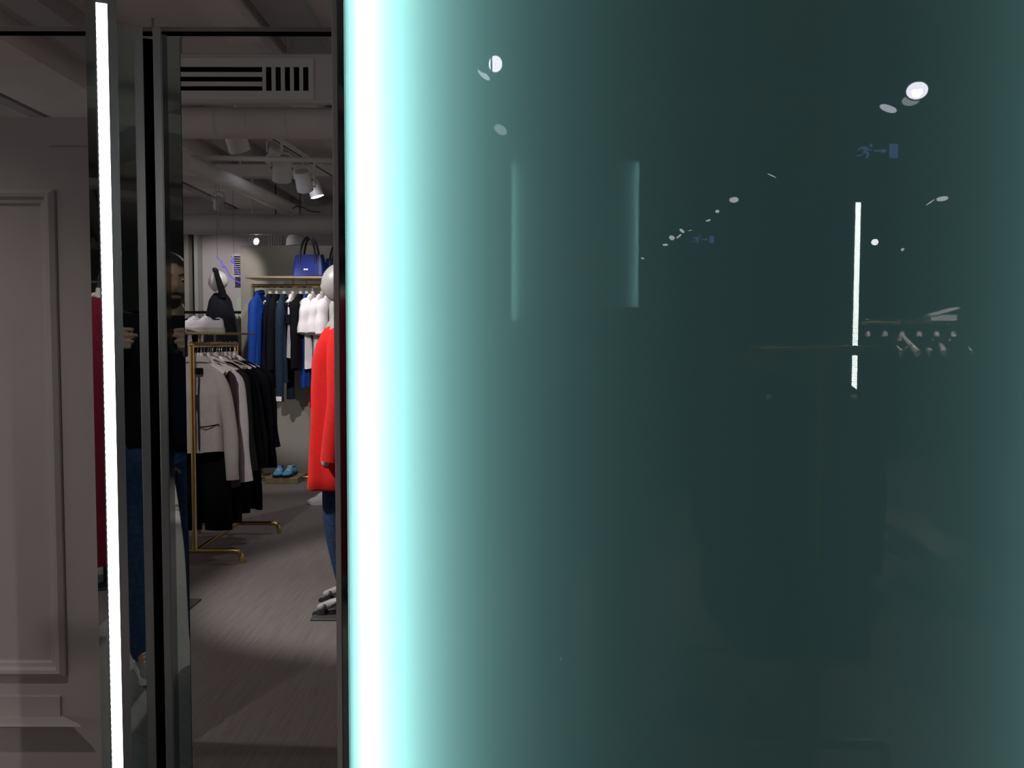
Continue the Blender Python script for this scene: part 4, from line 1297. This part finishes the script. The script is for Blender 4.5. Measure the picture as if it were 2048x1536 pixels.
# ---- rack with white box, reflected beside the LED line
pL = refl(at(1718, 644, 5.0)); pR = refl(at(1925, 650, 5.0))
rk = thing('reflected_rack', 'gold rail rack reflected beside the LED line with a white box on it', 'clothes rack', (pL.x, pL.y, 0))
wr_ = pR.x - pL.x
part('rail', TB([(0, 0, pL.z), (wr_ + 0.4, 0, pL.z)], 0.010, n=10), 'gold', rk, smooth=True)
for x in (0.0, wr_ + 0.4):
    part('post', TB([(x, 0, 0.02), (x, 0, pL.z)], 0.010, n=10), 'gold', rk, smooth=True)
    part('foot_bar', TB([(x, -0.2, 0.02), (x, 0.2, 0.02)], 0.012, n=10), 'gold', rk, smooth=True)
GR_ = 'dark clothes on the rack reflected in the glass'
for k in range(6):
    p = Vector((pL.x + 0.05 + k * 0.1, pL.y, pL.z))
    hanger('pale hanger on the rack reflected beside the LED line', p, R(90 + rnd.uniform(-12, 12)), 'hangers on the reflected rack')
    if k != 2:
        garment('sweater', 'dark top on the rack reflected beside the LED line', 'top', p + Vector((0, 0, -0.078)), R(90), 'black_cloth', L=0.7, ws=0.19, wb=0.18, wh=0.19, th=0.03, seed=40 + k, group=GR_)
pb = refl(at(1880, 628, 5.0))
o = thing('white_shoe_box', 'small white box with lifted lid on the reflected gold rail', 'box', (pb.x, pb.y, pL.z + 0.012))
part('box', BX(-0.075, 0.075, -0.05, 0.05, -0.002, 0.035, bev=0.002), 'white_metal', o)
lid = part('lid', BX(-0.08, 0.08, -0.055, 0.055, 0.0, 0.012, bev=0.002), 'white_metal', o)
lid.location = (0.01, 0, 0.045); lid.rotation_euler = (0, R(-16), 0)
pb = refl(at(1948, 587, 6.0))
o = thing('orange_box', 'small orange carton standing high in the dark reflection', 'box', (pb.x, pb.y, 0))
part('pedestal', BX(-0.12, 0.12, -0.12, 0.12, 0, pb.z - 0.05, bev=0.004), 'black', o)
part('carton', BX(-0.018, 0.018, -0.03, 0.03, pb.z - 0.05, pb.z + 0.05, bev=0.002), 'orange', o)

# ---- second low brass rack beside the photographer (its foot and rail show in the glass)
pf = refl(at_h(1628, 1487, 0.075))
gold_rack('low brass rack beside the photographer, only its foot glinting in the glass', (pf.x, pf.y, 0), R(180), 0.85, hrail, foot=0.20, shelf=False, tbar=True)
for k in range(5):
    p = Vector((pf.x, pf.y - 0.10 - 0.15 * k, hrail))
    hanger('pale hanger on the low rack beside the photographer', p, 0, 'hangers on the rack beside the photographer')
    garment('black_coat', 'black coat on the low rack beside the photographer', 'coat', p + Vector((0, 0, -0.078)), 0, 'black_cloth', L=0.95, ws=0.20, wb=0.20, wh=0.22, th=0.045, sleeve=0.55, seed=60 + k, group='black coats beside the photographer')

# ---- long dark red dress on a stand behind the photographer
rd = Vector((-0.90, -2.05, 0))
st = thing('dress_stand', 'slim dark stand carrying the long dark red dress', 'stand', rd)
part('base', BX(-0.16, 0.16, -0.16, 0.16, 0, 0.012, bev=0.003), 'black', st)
part('pole', TB([(0, 0, 0.01), (0, 0, 1.70)], 0.012, n=10), 'black', st)
part('arm', TB([(-0.05, 0, 1.70), (0.05, 0, 1.70)], 0.010, n=8), 'black', st)
hanger('pale hanger above the long dark red dress', rd + Vector((0, 0.03, 1.72)), 0, 'hanger of the red dress')
garment('red_dress', 'long dark red dress mirrored in the pillar beside the LED line', 'dress', rd + Vector((0, 0.03, 1.62)), 0, 'maroon', L=1.50, ws=0.22, wb=0.22, wh=0.30, th=0.07, sleeve=0.55, seed=77, fold=0.02)

# ================================================================== THE PHOTOGRAPHER (seen in the mirrors and as a silhouette)
PX, PY, PR = 0.25, -0.35, R(12)
HZ = 1.62                                               # eye height
person = thing('person', 'bearded person in dark jacket and jeans holding up a phone, mirrored in the pillar', 'person', (PX, PY, 0), PR)
# local coordinates: +y is where he faces
hb = head_mesh(0.076, 0.098, 0.118, 'skin', face=1.0)
bmesh.ops.recalc_face_normals(hb, faces=hb.faces[:])
bmesh.ops.translate(hb, verts=hb.verts[:], vec=(0, 0.02, HZ))
hm = bpy.data.meshes.new('h'); hb.to_mesh(hm); hb.free()
camL = Matrix.Rotation(-PR, 3, 'Z') @ Vector((-PX, -PY, 0)) + Vector((0, 0, CAM_H))      # the phone lens in his coordinates
pcl = camL + Matrix.Rotation(-PR, 3, 'Z') @ Vector((-0.070, -0.022, 0.0))
pcr = camL + Matrix.Rotation(-PR, 3, 'Z') @ Vector((0.140, -0.022, 0.0))
wl_ = pcl + Vector((-0.035, -0.075, -0.035))
wr2 = pcr + Vector((0.035, -0.075, -0.035))
V = [(0, 0, 0.95), (0, -0.01, 1.12), (0, -0.01, 1.30), (0, -0.01, 1.43), (0, 0.0, 1.49), (0, 0.01, 1.56),
     (-0.10, 0, 0.88), (-0.115, 0.02, 0.50), (-0.12, -0.01, 0.10), (-0.12, 0.10, 0.04),
     (0.10, 0, 0.88), (0.115, 0.02, 0.50), (0.12, -0.01, 0.10), (0.12, 0.10, 0.04),
     (-0.17, -0.01, 1.43), (-0.335, 0.06, 1.17), wl_,
     (0.17, -0.01, 1.43), (0.26, 0.06, 1.16), wr2]
E = [(0, 1), (1, 2), (2, 3), (3, 4), (4, 5), (0, 6), (6, 7), (7, 8), (8, 9), (0, 10), (10, 11), (11, 12), (12, 13), (3, 14), (14, 15), (15, 16), (3, 17), (17, 18), (18, 19)]
Rd = [0.14, 0.13, 0.15, 0.10, 0.058, 0.055, 0.09, 0.062, 0.042, 0.038, 0.09, 0.062, 0.042, 0.038, 0.062, 0.045, 0.030, 0.062, 0.045, 0.030]
core = skin_mesh(V, E, Rd, 1, 0, 'p')
meshes = [hm, core]
def hand(w, palm_c, side):
    """side -1: left hand at the left end of the phone; fingers behind (towards him), thumb on his side, index along the top"""
    me = skin_mesh([w, (Vector(w) + Vector(palm_c)) / 2, palm_c], [(0, 1), (1, 2)], [0.026, (0.032, 0.022), (0.036, 0.02)], 1, 0, 'palm')
    out = [me]
    pc = Vector(palm_c)
    for k, (L, z) in enumerate([(0.075, 0.036), (0.083, 0.014), (0.076, -0.008), (0.060, -0.028)]):
        a = pc + Vector((side * 0.010, 0.006, z))
        b = a + Vector((side * 0.012, 0.016, 0.004))
        c = b + Vector((-side * L * 0.45, 0.008, 0.0))
        d = c + Vector((-side * L * 0.28, -0.004, -0.002))
        out.append(skin_mesh([pc + Vector((0, 0, z * 0.7)), a, b, c, d], [(0, 1), (1, 2), (2, 3), (3, 4)], [0.011, 0.010, 0.0095, 0.0088, 0.0075], 1, 0, 'f'))
    th = [pc + Vector((0, -0.008, -0.02)), pc + Vector((-side * 0.012, -0.022, 0.0)), pc + Vector((-side * 0.035, -0.024, 0.014)), pc + Vector((-side * 0.055, -0.020, 0.020))]
    out.append(skin_mesh(th, [(0, 1), (1, 2), (2, 3)], [0.014, 0.012, 0.0105, 0.009], 1, 0, 't'))
    return out
meshes += hand(wl_, pcl, -1)
meshes += hand(wr2, pcr, 1)
bodym = remesh(meshes, 0.006, 'body', 'skin', 3)
new_obj('body', bodym, None, person)
# jacket and jeans
jk = skin_mesh([(0, 0, 0.85), V[1], V[2], V[3], (0, 0, 1.475), V[14], V[15], Vector(V[16]) * 0.88 + Vector(V[15]) * 0.15, V[17], V[18], Vector(V[19]) * 0.85 + Vector(V[18]) * 0.15],
               [(0, 1), (1, 2), (2, 3), (3, 4), (3, 5), (5, 6), (6, 7), (3, 8), (8, 9), (9, 10)],
               [(0.215, 0.15), (0.235, 0.145), (0.21, 0.145), (0.14, 0.115), 0.078, 0.085, 0.068, 0.048, 0.085, 0.068, 0.048], 2, 0, 'jacket')
for p in jk.polygons: p.use_smooth = True
new_obj('jacket', jk, 'navy_dark', person)
jn = skin_mesh([(0, 0, 1.06), (-0.10, 0, 0.86), (-0.115, 0.02, 0.50), (-0.12, -0.005, 0.03), (0.10, 0, 0.86), (0.115, 0.02, 0.50), (0.12, -0.005, 0.03)], [(0, 1), (1, 2), (2, 3), (0, 4), (4, 5), (5, 6)], [(0.17, 0.125), 0.105, 0.080, 0.064, 0.105, 0.080, 0.064], 2, 0, 'jeans')
for p in jn.polygons: p.use_smooth = True
new_obj('jeans', jn, 'denim', person)
for s in (-1, 1):
    me = shoe_meshes('shoe_grey', 'shoe_white', 'shoe_white', 'g')
    for nm, q in zip(('shoe_sole', 'shoe_upper', 'shoe_laces'), me):
        o = new_obj(nm, q, None, person)
        o.location = (s * 0.12, 0.06, 0)
# hair, beard, eyes
hcap = head_mesh(0.083, 0.104, 0.124, 'hair')
dl = [f for f in hcap.faces if (lambda c: (c.y > 0.02 and c.z < 0.062 + 0.01 * math.cos(c.x * 60)) or c.z < -0.03 or (abs(c.x) > 0.06 and c.y > 0.01 and c.z < 0.03))(f.calc_center_median())]
bmesh.ops.delete(hcap, geom=dl, context='FACES')
hr = part('hair', hcap, 'hair', person, smooth=80)
hr.location = (0, 0.02, HZ)
bcap = head_mesh(0.0775, 0.100, 0.1205, 'beard', face=1.0)
dl = [f for f in bcap.faces if (lambda c: c.y < 0.0 or c.z > -0.045 + 0.25 * max(0, abs(c.x) - 0.035) or (abs(c.x) < 0.024 and -0.077 < c.z < -0.055))(f.calc_center_median())]
bmesh.ops.delete(bcap, geom=dl, context='FACES')
bd = part('beard', bcap, 'beard', person, smooth=80)
bd.location = (0, 0.0215, HZ)
for s in (-1, 1):
    bm = bmesh.new()
    bmesh.ops.create_uvsphere(bm, u_segments=14, v_segments=10, radius=0.0125)
    e = part('eye', bm, 'eye', person, smooth=True)
    e.location = (s * 0.031, 0.098, HZ + 0.002)
    bm = bmesh.new()
    bmesh.ops.create_uvsphere(bm, u_segments=12, v_segments=8, radius=0.006)
    ir = part('iris', bm, 'iris', e, smooth=True)
    ir.location = (0, 0.0085, -0.001)
    part('eyebrow', TB(smooth_path([(s * 0.013, 0.117, HZ + 0.021), (s * 0.03, 0.113, HZ + 0.027), (s * 0.050, 0.097, HZ + 0.021)], 4), [0.003] * 4 + [0.0042] * 3 + [0.002] * 2, n=6), 'hair', person)
    bm = bmesh.new()
    bmesh.ops.create_uvsphere(bm, u_segments=12, v_segments=8, radius=0.03)
    for v in bm.verts: v.co = Vector((v.co.x * 0.3, v.co.y * 0.55, v.co.z))
    er = part('ear', bm, 'skin', person, smooth=True)
    er.location = (s * 0.077, 0.008, HZ - 0.008)
part('lips', TB(smooth_path([(-0.022, 0.112, HZ - 0.066), (0, 0.123, HZ - 0.064), (0.022, 0.112, HZ - 0.066)], 4), [0.002] + [0.0055] * 7 + [0.002], n=8, flat=0.7), 'lip', person, smooth=True)
# phone in the hands (its lens is where the picture was taken)
ph = thing('phone', 'dark smartphone held sideways by the photographer in the mirror', 'phone', (0.057, -0.012, CAM_H - 0.017))
part('case', BX(-0.069, 0.069, -0.004, 0.004, -0.034, 0.034, bev=0.0035, seg=2), 'black_gloss', ph)
part('screen', BX(-0.060, 0.060, -0.0048, -0.004, -0.030, 0.030), 'black_gloss', ph)
bm = bmesh.new()
lathe(bm, [(0.006, 0.0), (0.006, 0.002), (0.004, 0.0025)], 16, axis_matrix((-0.057, 0.004, 0.017), (0, 1, 0)))
part('lens_ring', bm, 'alu', ph)
